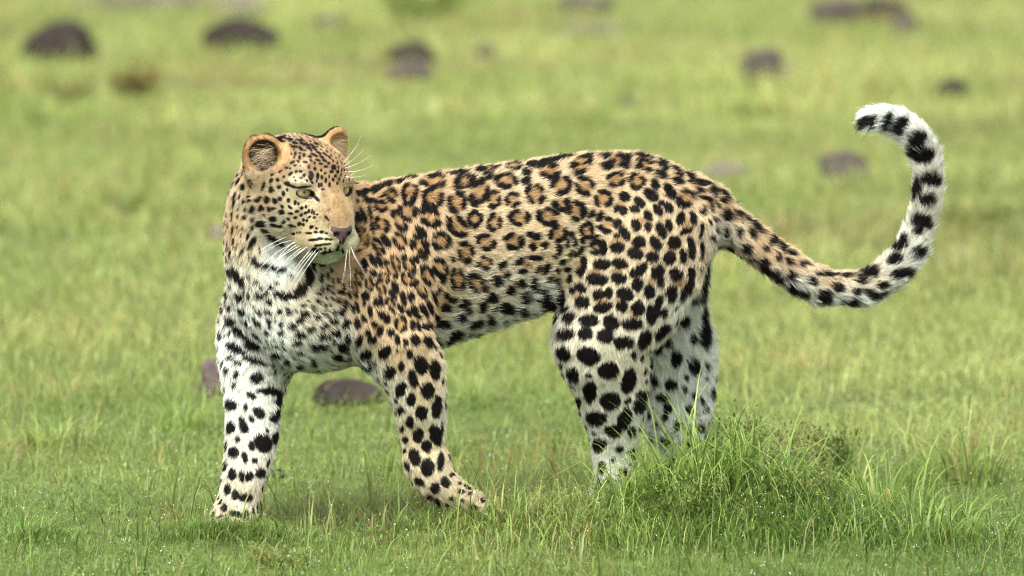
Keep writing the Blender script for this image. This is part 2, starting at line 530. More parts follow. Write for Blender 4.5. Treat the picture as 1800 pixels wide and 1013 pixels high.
# markings, measured tile by tile (x y half-length half-width turn); R = ring with tawny middle, S = solid, T = tawny patch
MARK = {
 (600, 250, .18759): """S 870 300 80 26 -12|S 1100 278 75 30 -15|S 650 352 62 36 -20|S 540 388 55 36 -22|S 430 415 55 36 -18|S 320 448 60 36 -15|S 215 472 45 34 -10|S 140 492 40 30 -10|S 1310 245 60 28 -15|R 850 395 130 68 0|R 640 470 85 80 10|R 850 530 112 90 35|R 1070 570 100 115 25|R 1285 475 95 130 20|R 1150 380 125 68 -15|R 620 650 100 98 35|R 540 735 125 62 60|R 830 700 128 92 45|R 1085 790 132 92 45|R 1245 725 75 92 0|R 375 775 90 62 50|R 370 610 68 60 0|S 745 840 72 36 45|R 545 930 98 66 60|R 735 960 112 72 50|R 930 930 100 95 20|S 135 705 65 26 75|S 200 690 80 25 72|S 268 670 70 22 80|S 290 810 70 20 75|R 215 900 95 42 75|R 340 960 84 44 60|S 420 930 74 36 55|S 110 560 45 26 60|S 230 545 60 26 40|S 125 800 55 20 70|S 140 930 50 25 45|R 465 500 72 64 20|S 300 560 50 22 20""",
 (780, 250, .18759): """R 580 370 125 74 0|R 465 540 72 96 10|R 640 545 80 80 0|S 770 290 46 38 0|S 770 370 48 34 -30|R 850 490 92 116 -25|R 980 270 125 90 15|R 1095 410 112 96 -20|R 1285 215 118 84 -30|R 1315 415 95 108 -40|S 1040 590 42 36 30|S 1150 575 36 48 0|S 1100 635 42 28 0|T 1090 570 50 40 0|R 705 710 112 86 0|R 470 755 76 96 20|R 285 725 66 86 10|R 970 700 116 90 20|R 1240 650 104 112 -40|R 650 930 102 90 0|R 390 940 110 82 20|S 840 880 75 34 15|S 830 985 44 36 20|S 940 970 36 40 0|T 850 935 60 40 0|R 1065 860 96 88 -35|S 1195 865 36 30 0|S 1150 945 25 45 0|S 1220 935 28 46 0|R 1330 830 70 82 -40|S 1300 920 30 36 0|R 400 262 112 44 -10|S 410 312 50 22 0|R 650 235 96 46 -10|S 830 182 60 40 -15|S 1050 110 90 30 -15|S 940 160 52 26 -20|S 1140 150 72 36 -15|S 1330 85 72 22 -10|S 480 215 60 18 -10|S 140 270 90 30 -8""",
 (1020, 250, .18759): """S 230 80 72 20 -5|S 400 88 78 34 0|S 590 112 92 30 10|S 760 165 58 26 20|S 880 195 52 26 20|S 1010 260 56 32 30|S 1170 335 72 28 20|S 1330 460 64 30 25|S 250 235 60 36 0|S 410 232 60 32 0|S 415 170 50 24 0|S 235 160 40 22 0|T 325 190 60 40 0|R 330 355 96 78 0|R 530 370 88 88 0|S 560 185 45 18 0|S 645 205 40 20 10|S 545 240 36 36 0|S 635 275 42 28 30|T 600 230 45 30 0|S 765 245 58 32 35|S 750 320 62 32 25|S 900 290 66 32 45|S 905 378 60 34 20|T 890 330 40 30 0|R 215 535 102 92 -20|S 1020 370 26 40 0|S 1100 390 42 30 30|S 1100 460 58 24 15|T 1060 420 36 26 0|S 415 515 56 46 0|S 340 630 36 34 0|S 402 650 36 46 0|T 375 580 46 32 0|S 555 565 62 36 45|S 508 632 46 36 10|T 510 590 30 26 0|S 698 402 58 34 60|S 662 497 74 50 35|T 672 440 30 26 0|S 835 460 78 46 55|R 985 525 90 86 15|S 728 640 62 38 50|S 825 615 52 42 60|S 760 570 30 28 0|S 1230 475 62 28 60|S 1170 540 60 22 25|S 1135 640 30 46 0|S 1215 625 20 50 0|T 1170 595 30 30 0|S 520 775 58 42 60|S 635 695 54 36 60|S 635 800 34 46 0|T 585 735 40 34 0|S 755 830 78 42 65|S 828 780 62 34 80|S 935 720 66 38 -70|S 1055 720 68 32 85|S 990 830 62 32 -20|T 995 755 36 44 0|S 340 765 42 44 0|S 250 838 46 28 0|S 265 725 36 26 0|S 190 800 30 30 0|T 258 780 40 26 0|S 105 680 48 28 -60|S 185 700 52 34 -60|S 20 630 38 60 0|R 60 830 70 92 0|S 415 855 72 40 60|S 340 880 32 24 0|S 550 930 56 52 0|S 350 985 66 44 0|T 360 925 50 24 0|S 705 950 72 44 60|S 880 935 58 52 0|S 1030 950 72 38 80|S 1130 820 72 22 100|S 1130 965 46 18 90|S 1240 720 15 25 0|S 130 910 56 24 -45|S 205 965 36 44 0""",
 (600, 420, .18759): """S 140 120 58 24 55|R 345 90 96 48 60|S 430 30 60 22 50|S 215 245 62 34 75|S 295 205 70 28 60|S 355 215 60 26 55|R 505 220 82 44 60|R 630 240 112 52 60|R 465 290 112 42 55|S 695 195 46 25 55|R 735 100 112 74 50|R 1160 130 116 84 80|R 1330 230 74 74 0|S 1035 195 26 26 0|R 920 270 102 80 60|R 800 340 108 66 70|S 942 380 38 34 60|R 1080 380 116 72 85|R 1260 420 120 80 55|R 165 360 92 38 80|R 120 465 96 32 75|R 260 425 76 42 75|S 300 325 36 30 60|R 400 365 64 46 50|R 370 450 78 44 55|S 500 455 60 30 65|R 615 385 84 56 55|R 735 475 104 44 60|S 75 530 36 18 85|S 230 535 46 36 50|S 210 605 32 20 80|S 325 600 40 28 80|S 370 585 62 24 70|R 460 620 78 42 60|S 480 530 60 26 55|S 575 560 72 30 75|S 650 545 52 32 75|S 555 655 50 24 55|S 625 695 46 22 55|S 675 665 42 36 30|S 705 725 40 24 20|S 770 680 78 28 60|S 820 640 72 22 70|S 40 610 42 24 80|S 15 680 26 30 0|S 110 655 40 20 80|S 150 640 58 18 70|S 270 680 56 24 80|S 215 755 44 26 60|S 365 705 42 26 70|S 420 745 52 34 65|S 50 800 52 38 -50|S 152 795 52 30 80|S 310 805 36 28 45|S 365 860 54 32 100|T 330 840 24 24 0|S 65 930 44 30 90|S 165 950 52 36 90|S 250 880 44 26 90|S 290 940 50 36 -60|S 465 880 36 36 0|R 555 800 84 62 95|S 665 820 48 26 85|S 720 825 52 24 65|S 800 820 40 36 0|S 525 945 48 28 80|S 600 975 40 25 95|S 690 950 56 44 60|S 810 965 60 42 60|S 865 930 58 26 70|S 880 800 26 26 0|S 960 790 48 40 0|S 890 740 42 22 70|S 975 530 38 26 70|S 1035 570 36 30 0|S 970 645 52 40 0|T 965 595 36 26 0|S 870 560 80 16 70|S 905 495 42 22 -60|S 1140 600 54 40 -20|S 1180 670 42 36 0|S 1110 730 48 42 0|S 1240 790 68 38 -25|S 1050 890 72 46 -20|S 1270 880 52 22 -20|S 1310 620 45 66 0|S 1000 970 36 46 45""",
 (780, 420, .18759): """S 540 245 54 36 -40|S 580 340 36 42 0|S 480 390 58 44 50|T 530 320 34 30 0|S 700 215 62 32 -30|S 720 305 62 26 -5|S 850 180 76 30 0|T 760 245 56 34 0|S 865 290 42 22 -55|S 950 280 62 36 -50|T 900 270 26 22 0|S 610 480 58 46 0|S 715 410 46 42 0|T 660 440 34 30 0|S 830 425 74 40 100|S 910 550 100 52 100|S 740 540 58 42 110|S 715 660 42 56 0|S 570 640 66 58 0|S 440 545 62 50 0|S 420 750 38 58 0|S 975 370 36 28 0|S 1055 300 32 26 0|S 1050 405 52 30 -60|T 1015 350 26 26 0|S 1160 290 42 28 0|S 1175 375 32 46 0|S 1110 220 36 30 0|S 1190 150 52 24 110|S 1270 120 72 32 -50|S 1310 230 74 32 90|S 1275 310 42 46 0|T 1250 235 30 30 0|S 1090 520 74 42 80|S 1005 630 82 30 100|S 1285 460 60 46 30|S 1205 480 32 36 0|S 1300 600 72 62 0|T 1250 550 44 34 0|S 1135 650 40 36 -50|S 1175 740 62 42 -20|S 1070 730 42 32 100|S 1140 890 90 62 0|S 1335 760 56 46 0|S 1325 890 62 52 0|S 1075 100 30 52 0|S 1040 165 20 30 0|S 1155 40 22 42 0""",
 (1000, 420, .18759): """S 320 80 72 36 85|S 235 45 62 26 -25|S 255 125 56 26 0|T 240 75 40 24 0|S 455 85 64 46 0|T 440 15 50 24 0|S 655 35 58 50 0|S 625 140 72 48 10|T 620 78 40 26 0|S 815 50 64 46 50|S 780 170 60 50 0|T 798 100 36 24 0|S 985 45 62 50 0|S 940 180 54 62 0|T 955 108 40 24 0|S 1065 165 62 34 90|S 1140 90 100 34 80|T 1105 120 26 34 0|S 1240 110 82 18 95|S 1290 270 92 22 100|S 310 240 78 48 0|S 262 382 94 50 5|T 250 312 62 26 0|S 480 235 74 46 15|S 465 370 68 48 0|T 450 302 52 24 0|S 680 285 62 46 -50|S 610 320 42 40 0|S 645 430 52 58 0|T 622 365 34 22 0|S 830 310 68 56 -60|S 855 400 36 66 0|S 755 490 50 64 0|T 772 388 36 26 0|S 1000 330 64 56 0|S 955 510 80 50 90|S 1100 460 112 36 -60|S 1140 320 42 62 0|T 1025 415 56 38 -20|S 280 525 52 44 0|S 370 510 40 52 0|S 320 640 84 48 -10|T 305 582 60 24 0|S 525 520 80 58 25|S 490 635 52 50 0|T 480 578 40 20 0|S 645 650 58 64 0|S 590 800 92 54 0|T 605 728 34 20 0|S 840 590 78 34 -70|S 770 710 84 48 90|S 860 690 54 46 0|S 185 770 84 56 0|S 155 890 64 56 0|S 395 790 72 62 30|S 340 910 74 64 0|S 510 970 92 58 0|S 705 940 88 58 -70|S 870 870 94 44 -50|S 1050 760 78 62 0|S 1240 480 104 25 100|S 1170 560 62 25 -45|S 1250 760 120 38 90|S 1235 900 82 38 90""",
 (900, 520, .35541): """S 255 285 44 32 60|S 378 297 64 48 20|S 300 395 44 36 60|S 475 370 60 46 -15|S 385 470 38 55 0|S 575 420 72 40 100|S 485 520 56 52 0|S 670 365 70 28 100|S 415 605 56 42 0|S 635 540 52 34 110|S 555 610 62 36 110|S 500 670 46 36 10|S 430 740 40 38 0|S 590 675 26 30 0|S 330 530 15 36 0|S 705 420 22 36 0|S 650 490 36 26 0|S 810 310 30 52 0|S 785 440 36 36 0|S 900 350 56 32 80|S 955 340 12 25 0|S 745 505 40 26 20|S 950 200 70 34 90|S 890 215 22 30 0|S 770 230 25 30 0|S 720 250 30 36 0|S 985 475 18 22 0|S 1015 450 18 36 0|S 755 600 20 20 0|S 935 520 12 15 0|S 445 850 22 36 0|S 500 815 15 15 0|S 860 400 15 20 0|S 770 560 26 30 0|S 880 560 30 26 0|S 820 640 28 34 0|S 930 650 24 30 0|S 760 720 30 26 0|S 860 740 32 28 0|S 800 820 26 30 0|S 890 830 24 24 0|S 480 920 30 22 0|S 550 880 26 26 0|S 430 950 26 20 0|S 600 780 26 30 0|S 530 760 24 20 0|S 1000 -330 14 20 0|S 985 -290 16 22 0""",
 (340, 520, .43445): """S 150 440 28 24 30|S 265 475 30 22 40|S 325 495 20 18 0|S 150 535 22 25 0|S 203 525 38 18 65|S 235 500 18 12 60|S 285 597 44 36 50|S 180 583 12 12 0|S 237 608 22 15 80|S 162 635 22 25 0|S 208 655 28 14 70|S 247 668 12 14 0|S 158 724 20 25 0|S 195 732 26 13 85|S 226 732 18 24 0|S 272 718 22 22 0|S 137 785 26 14 100|S 210 817 36 18 5|S 170 808 18 22 0|S 128 690 12 22 0|S 175 888 36 14 10|S 125 860 15 18 0|S 212 890 16 22 0|S 330 575 30 15 100|S 255 335 30 26 0|S 325 390 60 18 10|S 370 395 38 18 100|S 235 405 25 12 30|S 295 545 10 10 0|S 120 610 25 10 90|S 355 475 20 10 90|S 110 935 16 16 0|S 150 930 20 14 0|S 795 310 32 26 -50|S 920 280 44 30 75|S 975 300 46 26 80|S 840 380 36 22 -60|S 888 335 40 20 75|S 948 385 28 38 0|S 883 420 22 30 0|S 985 450 50 24 95|S 923 473 28 32 0|S 840 465 18 20 0|S 877 512 18 30 0|S 910 565 24 34 10|S 980 565 46 26 75|S 845 540 10 15 0|S 857 585 14 18 0|S 943 608 22 26 0|S 895 655 38 24 65|S 948 695 30 40 0|S 1000 670 42 16 95|S 915 753 26 18 40|S 978 778 22 26 0|S 1020 755 26 20 60|S 865 690 25 12 70|S 955 815 18 15 0|S 985 850 20 16 60|S 1045 725 10 10 0|S 1085 795 16 11 0|S 1120 800 8 8 0|S 1075 760 8 8 0|S 1045 822 14 10 0|S 1085 830 12 9 0|S 1075 858 14 9 0|S 1015 410 40 6 90|S 1015 540 35 8 90|S 855 630 8 12 0|S 840 285 14 22 0|S 875 235 14 22 0|S 700 238 30 20 -20|S 690 285 24 14 0|S 775 228 32 24 -45|S 735 270 10 10 0|S 1190 872 24 14 60""",
 (370, 460, .18759): """S 265 140 105 42 60|S 160 100 48 26 80|S 120 130 20 30 0|S 85 80 15 30 0|S 125 220 18 32 0|S 195 225 34 30 40|S 80 180 15 25 0|S 280 325 50 38 60|S 165 305 36 20 40|S 105 325 16 28 0|S 75 265 14 28 0|S 160 370 18 25 0|S 125 440 52 22 75|S 200 425 18 36 0|S 300 455 46 32 30|S 105 530 14 36 0|S 200 565 54 50 0|S 350 565 40 26 60|S 440 560 58 26 45|S 470 320 58 22 15|S 535 295 30 22 0|S 555 380 32 30 0|S 620 300 32 30 0|S 650 470 28 30 0|S 460 475 36 22 20|S 545 475 42 24 15|S 555 550 28 22 0|S 560 600 15 25 0|S 610 545 10 12 0|S 530 660 28 22 0|S 665 590 26 24 0|S 665 660 28 28 0|S 720 450 20 25 0|S 745 490 30 24 0|S 790 460 26 15 0|S 880 420 30 20 0|S 920 380 15 15 0|S 885 500 44 36 0|S 845 555 42 30 0|S 765 605 46 28 -20|S 935 630 46 26 0|S 850 685 56 30 0|S 805 750 52 26 0|S 1000 525 30 28 0|S 965 440 25 25 0|S 1000 370 22 28 0|S 1065 410 18 22 0|S 1125 410 14 20 0|S 1090 345 16 22 0|S 1140 350 14 22 0|S 1065 485 22 26 0|S 1155 480 22 28 0|S 1200 370 18 28 0|S 1265 400 46 20 80|S 1230 475 34 26 -50|S 1145 555 50 26 15|S 1055 610 48 28 -20|S 1065 700 66 26 8|S 1175 660 40 42 0|S 1295 715 44 30 85|S 1010 790 92 36 -3|S 1240 795 56 44 30|S 1185 885 50 34 10|S 1300 890 26 20 0|S 840 850 36 20 0|S 830 960 36 36 0|S 715 925 46 36 -40|S 610 865 62 30 -10|S 680 750 20 12 0|S 610 785 40 15 0|S 280 660 90 36 35|S 410 780 90 48 25|S 440 690 64 18 30|S 230 810 105 40 28|S 410 930 115 28 18|S 190 905 42 22 20|S 260 950 42 20 30|S 105 690 20 52 0|S 100 920 16 36 0|S 950 930 30 40 0|S 740 325 100 34 0|S 830 290 84 40 -25|S 900 220 74 40 -60|S 925 130 72 36 80|S 680 310 42 32 0|S 850 250 48 36 0|S 520 40 92 28 10|S 650 70 70 28 -5|S 430 10 52 26 20|S 430 190 30 20 0|S 480 240 22 20 0|S 580 245 25 18 0|S 370 135 25 22 0|S 620 190 20 15 0|S 965 35 46 22 85|S 1030 155 46 22 85|S 1090 130 36 18 85|S 1125 80 30 15 70|S 1045 40 30 20 0|S 1150 180 28 15 85|S 1200 180 28 14 85|S 1030 280 52 26 -35|S 1105 255 42 16 100|S 1150 245 22 12 90|S 1150 300 22 12 90|S 1250 260 56 18 90|S 1215 290 25 22 0""",
 (360, 260, .19743): """S 345 348 24 32 -10|S 270 465 75 14 100|S 300 300 40 14 -50|S 265 330 40 14 -50|S 305 245 20 14 -60|S 320 435 10 20 0|S 355 478 15 18 0|S 395 435 14 10 0|S 400 470 18 14 -30|S 485 462 38 20 -40|S 430 550 28 36 -20|S 367 545 14 18 0|S 305 545 8 16 0|S 557 465 25 34 0|S 505 540 30 25 -35|S 525 345 45 14 -70|S 597 375 25 28 0|S 590 295 26 18 -60|S 650 287 18 18 0|S 663 350 20 19 0|S 625 475 25 27 0|S 580 550 24 22 0|S 617 540 18 12 0|S 685 575 27 25 0|S 610 635 35 25 -8|S 505 678 48 28 -5|S 670 455 22 18 50|S 700 410 16 25 0|S 745 470 18 21 0|S 735 375 12 17 0|S 805 490 14 22 0|S 835 500 11 16 0|S 690 525 19 14 40|S 760 530 24 12 40|S 820 565 18 12 -20|S 860 540 14 11 0|S 765 585 24 12 15|S 810 622 20 13 0|S 860 600 14 10 0|S 745 635 14 15 0|S 708 660 19 16 0|S 770 690 18 12 30|S 840 680 14 16 0|S 880 645 10 12 0|S 905 580 18 10 -30|S 625 690 42 14 20|S 680 698 20 15 0|S 540 738 42 17 15|S 435 710 14 20 0|S 395 785 36 14 100|S 350 710 10 20 0|S 335 780 8 20 0|S 265 830 12 24 0|S 255 735 42 12 95|S 250 610 40 10 95|S 300 610 8 18 0|S 357 620 18 22 0|S 440 830 52 28 -60|S 405 890 24 20 0|S 610 805 64 22 25|S 680 855 42 20 20|S 280 885 14 16 0|S 240 950 50 12 80|S 180 900 20 14 0|S 215 850 10 36 0|S 160 830 14 30 0|S 175 985 18 28 0|S 340 925 50 12 -60|S 450 990 22 25 0|S 408 960 14 12 0|S 285 960 12 16 0|S 215 690 10 25 0|S 210 560 8 30 0|S 240 400 12 20 0|S 738 320 27 20 30|S 690 70 20 12 -45|S 740 80 14 14 0|S 768 57 13 12 0|S 805 52 14 20 0|S 845 88 12 22 0|S 750 100 18 10 -30|S 780 130 25 12 -30|S 805 158 16 10 -20|S 895 127 22 11 0|S 925 170 12 18 0|S 695 150 16 10 0|S 730 180 14 9 0|S 765 232 25 12 -45|S 815 212 17 14 -40|S 855 210 17 12 0|S 885 245 14 20 40|S 855 270 14 8 0|S 675 210 20 10 -40|S 600 240 18 10 -40|S 705 258 16 10 -40|S 760 185 12 8 0|S 795 262 10 8 0|S 850 160 10 6 0|S 945 250 24 42 0|S 885 65 10 14 0|S 930 80 20 10 20""",
 (420, 220, .12835): """S 540 205 50 15 10|S 620 295 42 20 25|S 640 330 32 18 0|S 700 200 42 15 10|S 770 250 42 14 10|S 760 300 45 14 5|S 850 215 50 12 8|S 880 265 50 12 20|S 935 275 40 12 20|S 850 330 35 14 30|S 960 320 40 12 20|S 1010 290 40 12 25|S 1060 260 42 12 20|S 1040 330 36 10 30|S 1030 410 50 14 30|S 1090 380 42 12 30|S 980 430 25 12 40|S 890 410 20 20 0|S 1130 440 36 12 35|S 1080 480 36 14 20|S 1180 400 42 10 40|S 1170 490 30 12 30|S 1120 530 25 16 0|S 1190 570 25 12 0|S 1230 525 20 14 0|S 1300 580 34 26 60|S 1240 440 32 10 45|S 1270 640 20 18 0|S 1130 620 12 14 0|S 1040 600 15 18 0|S 1135 715 14 25 0|S 1190 760 14 30 0|S 1240 820 12 30 0|S 1290 750 15 20 0|S 1350 800 16 9 100|S 1080 700 16 42 0|S 1130 820 18 22 0|S 1095 825 14 25 0|S 1150 880 16 10 0|S 1320 700 15 15 0|S 1180 660 12 12 0|S 1350 640 15 20 0""",
 (480, 300, .17778): """S 355 620 26 8 0|S 425 610 18 10 0|S 480 608 22 12 0|S 530 620 14 6 0|S 400 685 52 10 -5|S 465 672 30 10 0|S 530 678 22 9 0|S 570 683 14 8 0|S 450 740 42 9 -5|S 520 730 36 8 0|S 560 725 12 6 0|S 470 775 16 8 0|S 515 770 10 6 0|S 515 800 8 6 0|S 560 785 6 6 0|S 300 490 12 14 0|S 335 495 12 12 0|S 360 460 16 8 -30|S 408 465 14 8 -20|S 260 530 18 16 -30|S 297 535 14 10 0|S 380 560 20 12 -20|S 430 572 10 5 0|S 185 545 18 12 30|S 215 555 10 6 0|S 205 625 12 10 0|S 240 612 6 8 0|S 270 612 6 8 0|S 320 420 16 10 -30|S 285 372 16 12 -20|S 325 360 10 12 0|S 355 400 10 16 0|S 385 405 22 7 100|S 405 420 20 7 100|S 435 435 10 6 0|S 235 405 22 10 -20|S 280 440 16 12 -30|S 525 465 20 10 45|S 545 490 10 6 30|S 432 278 36 12 50|S 388 215 9 18 0|S 150 132 28 20 40|S 195 158 36 9 22|S 290 166 78 8 -6|S 400 785 32 14 -40|S 440 800 14 12 0|S 662 705 32 5 95|S 645 752 26 5 115|S 612 785 30 5 -25|S 560 805 30 5 -15|S 505 815 32 6 0|S 690 800 20 3 75""",
 (1200, 150, .42445): """S 735 155 18 32 0|S 800 150 42 17 100|S 850 150 50 26 105|S 905 168 52 36 115|S 975 222 50 42 -30|S 1000 292 58 40 -20|S 1030 392 58 38 15|S 1015 476 48 32 0|S 990 566 58 40 20|S 970 612 30 20 0|S 915 650 40 28 100|S 975 690 40 32 -20|S 870 670 15 25 0|S 960 430 62 18 95|S 880 722 44 26 -20|S 895 776 42 26 -10|S 775 775 52 26 -10|S 825 826 32 20 0|S 780 862 42 22 30|S 835 882 46 16 -20|S 745 810 32 22 30|S 715 850 28 20 20|S 640 836 32 28 0|S 590 866 42 30 10|S 690 905 52 15 -5|S 560 905 42 12 10|S 530 805 32 22 40|S 565 785 30 12 20|S 615 790 36 12 5|S 500 855 34 20 10|S 455 785 28 24 40|S 490 740 18 18 0|S 440 730 24 18 50|S 450 700 26 10 20|S 435 830 30 22 40|S 395 710 18 26 0|S 385 770 26 20 0|S 370 640 30 22 60|S 345 675 22 18 0|S 340 740 34 24 80|S 265 675 28 28 0|S 235 605 18 28 0|S 290 615 28 18 80|S 320 605 22 15 50|S 172 605 16 26 0|S 175 535 40 28 60|S 225 540 20 15 40|S 262 555 15 18 0|S 120 445 24 18 60|S 165 480 22 14 20|S 320 560 42 14 30|S 410 640 36 18 50|S 250 505 32 12 25|S 175 450 32 12 30|S 195 670 26 15 20|S 270 735 32 12 20|S 380 820 30 15 20|S 940 270 40 20 80|S 955 790 26 25 -45|S 510 725 26 10 20|S 680 780 46 10 0|S 345 770 32 16 20|S 465 860 26 15 0""",
}
_rt = np.array(_R[:, 0]); _up = np.array(_R[:, 1]); _vd = -np.array(_R[:, 2])
GROW = {'S': 1.07, 'R': 1.0, 'T': 1.1}
SP = []          # kind, anchor point, normal, tangent axes, 2x2 to photo pixels, half sizes, turn, seed
rs = np.random.RandomState(7)
for (ox, oy, sc), txt in MARK.items():
    for t_ in txt.split('|'):
        q = t_.split()
        x, y, a, b, dg = [float(v) for v in q[1:]]
        px, py = ox + x * sc, oy + y * sc
        if sc > 0.42:
            g_ = 0.82 if ox == 1200 else 0.90
            a *= g_; b *= g_
        if 0.35 < sc < 0.36:
            a *= 0.90; b *= 0.90
        if 0.18 < sc < 0.19:
            g_ = 1.0 if q[0] == 'R' else {(1020, 250): 1.05, (780, 420): 0.98, (1000, 420): 1.08, (600, 420): 1.02}.get((ox, oy), 1.0)
            a *= g_; b *= g_
        h_ = hit(px, py)
        if h_ is None:      # just outside the outline: step towards the animal
            for dx, dy in ((0, 6), (6, 0), (-6, 0), (0, -6), (0, 12), (10, 10), (-10, 10), (10, -8), (-10, -8), (0, 18)):
                h_ = hit(px + dx, py + dy)
                if h_ is not None:
                    break
        if h_ is None:
            continue
        p, n = h_
        if sc > 0.18 and ox >= 600 and np.linalg.norm(p - HO) < 0.17 and np.dot(p - HO, _f) > -0.06 and np.dot(p - HO, _l) < 0.085:
            continue            # belongs to the shoulder behind the face
        c = max(-np.dot(n, ray(px, py)), 0.0)
        if c < 0.35:        # near the outline the surface turns away: limit the stretch along it
            n = n - ray(px, py) * (0.35 - c); n /= np.linalg.norm(n)
        e1 = np.cross(n, _up); e1 /= np.linalg.norm(e1)
        e2 = np.cross(n, e1)
        J = np.array(((np.dot(e1, _rt), np.dot(e2, _rt)), (-np.dot(e1, _up), -np.dot(e2, _up)))) * PXM
        SP.append((q[0], p, n, e1, e2, J, max(a * sc, 1.2) * GROW[q[0]] + (0.6 if sc < 0.18 else 0.0), max(b * sc, 1.2) * GROW[q[0]] + (0.8 if sc < 0.18 else 0.0), math.radians(dg), rs.randint(1, 999)))
hv0 = (V_ - HO) @ HR.T
cand = np.nonzero((np.linalg.norm(hv0 - np.array((0, -0.04, 0.02)), axis=1) < 0.12) & (hv0[:, 2] > 0.020) & (hv0[:, 1] < 0.03) & (np.abs(hv0[:, 0]) < 0.062) & (VN @ _u > -0.1))[0]
rs.shuffle(cand)
pts_ = np.array([p for k, p, *r in SP if np.linalg.norm(p - HO) < 0.16])
for i in cand[:6000]:
    if (((pts_ - V_[i]) ** 2).sum(1) < 0.0088 ** 2).any():
        continue
    pts_ = np.vstack([pts_, V_[i]])
    n = VN[i]; e1 = V_[i] - hp(0, 0.08, -0.06); e1 -= n * np.dot(e1, n); e1 /= np.linalg.norm(e1)
    SP.append(('S', V_[i], n, e1, np.cross(n, e1), np.eye(2) * PXM, rs.uniform(2.6, 4.2), rs.uniform(1.7, 2.4), rs.uniform(-0.5, 0.5), 1))
# dark patches in rows along the ridge of the back
for i in range(3, len(torso.c) - 14, 2):
    for sd_ in (-0.30, 0.02, 0.34):
        l_, v_ = torso.R[i][1], torso.R[i][2]
        v_ = v_ if v_[2] > 0 else -v_
        o_ = torso.c[i] + torso.t[i] * rs.uniform(-0.008, 0.008)
        dv = v_ * math.cos(sd_) + l_ * math.sin(sd_)
        r_ = bvh.ray_cast(Vector(o_ + dv * 0.4), Vector(-dv), 1.0)
        if r_[0] is None or rs.rand() < 0.42:
            continue
        n = np.array(r_[1]); e1 = torso.t[i] - n * np.dot(torso.t[i], n); e1 /= np.linalg.norm(e1)
        SP.append(('S', np.array(r_[0]), n, e1, np.cross(n, e1), np.eye(2) * PXM, rs.uniform(7, 10), rs.uniform(4, 6.5), rs.uniform(-0.5, 0.5), rs.randint(1, 999)))
# wherever no mark was measured (the far side, folds, behind the head): spots and rosettes of the same kinds, spread evenly
got = np.array([p + n * 0.0 for k, p, n, *r in SP if k != 'T']); gsz = np.array([max(r[3], r[4]) / PXM for k, p, n, *r in SP if k != 'T'])
q_ = (V_ - HO) @ HR.T
face_ = (np.linalg.norm(q_, axis=1) < 0.17) & (q_[:, 1] > -0.065) & (np.abs(q_[:, 0]) < 0.085)
away = np.nonzero(~face_ & ~((q_[:, 2] > 0.02) & (np.linalg.norm(q_, axis=1) < 0.19)))[0]
rs.shuffle(away)
cells = {}
for p_, z_ in zip(got, gsz):
    cells.setdefault(tuple(np.floor(p_ / 0.05).astype(int)), []).append((p_, z_))
upper = np.linalg.norm(V_ - at(560, 500, -0.12), axis=1)
for i in away[:34000]:
    v = V_[i]
    small = upper[i] < 0.22
    ring = (not small) and VC[i][2] < 0.30 and v[2] > 0.32 and VL[i] < 0.015
    r_ = (rs.uniform(3.6, 5.6) if small else rs.uniform(10, 13) if ring else rs.uniform(5, 7.5) if VL[i] > 0.017 else rs.uniform(6, 9)) / PXM
    pad = 0.0045 if small else 0.0055
    c0 = np.floor(v / 0.05).astype(int); ok = True
    for dx in (-1, 0, 1):
        for dy in (-1, 0, 1):
            for dz in (-1, 0, 1):
                for p_, z_ in cells.get((c0[0] + dx, c0[1] + dy, c0[2] + dz), ()):
                    e = p_ - v
                    if e[0] * e[0] + e[1] * e[1] + e[2] * e[2] < (z_ + r_ + pad) ** 2:
                        ok = False; break
                if not ok: break
            if not ok: break
        if not ok: break
    if not ok:
        continue
    cells.setdefault(tuple(c0), []).append((v, r_))
    n = VN[i]
    e1 = np.cross(n, (0, 0, 1.0)); e1 /= np.linalg.norm(e1) + 1e-9
    SP.append(('R' if ring else 'S', v, n, e1, np.cross(n, e1), np.eye(2) * PXM, r_ * PXM, r_ * PXM * rs.uniform(0.62, 0.95), rs.uniform(0, 3), rs.randint(1, 999)))


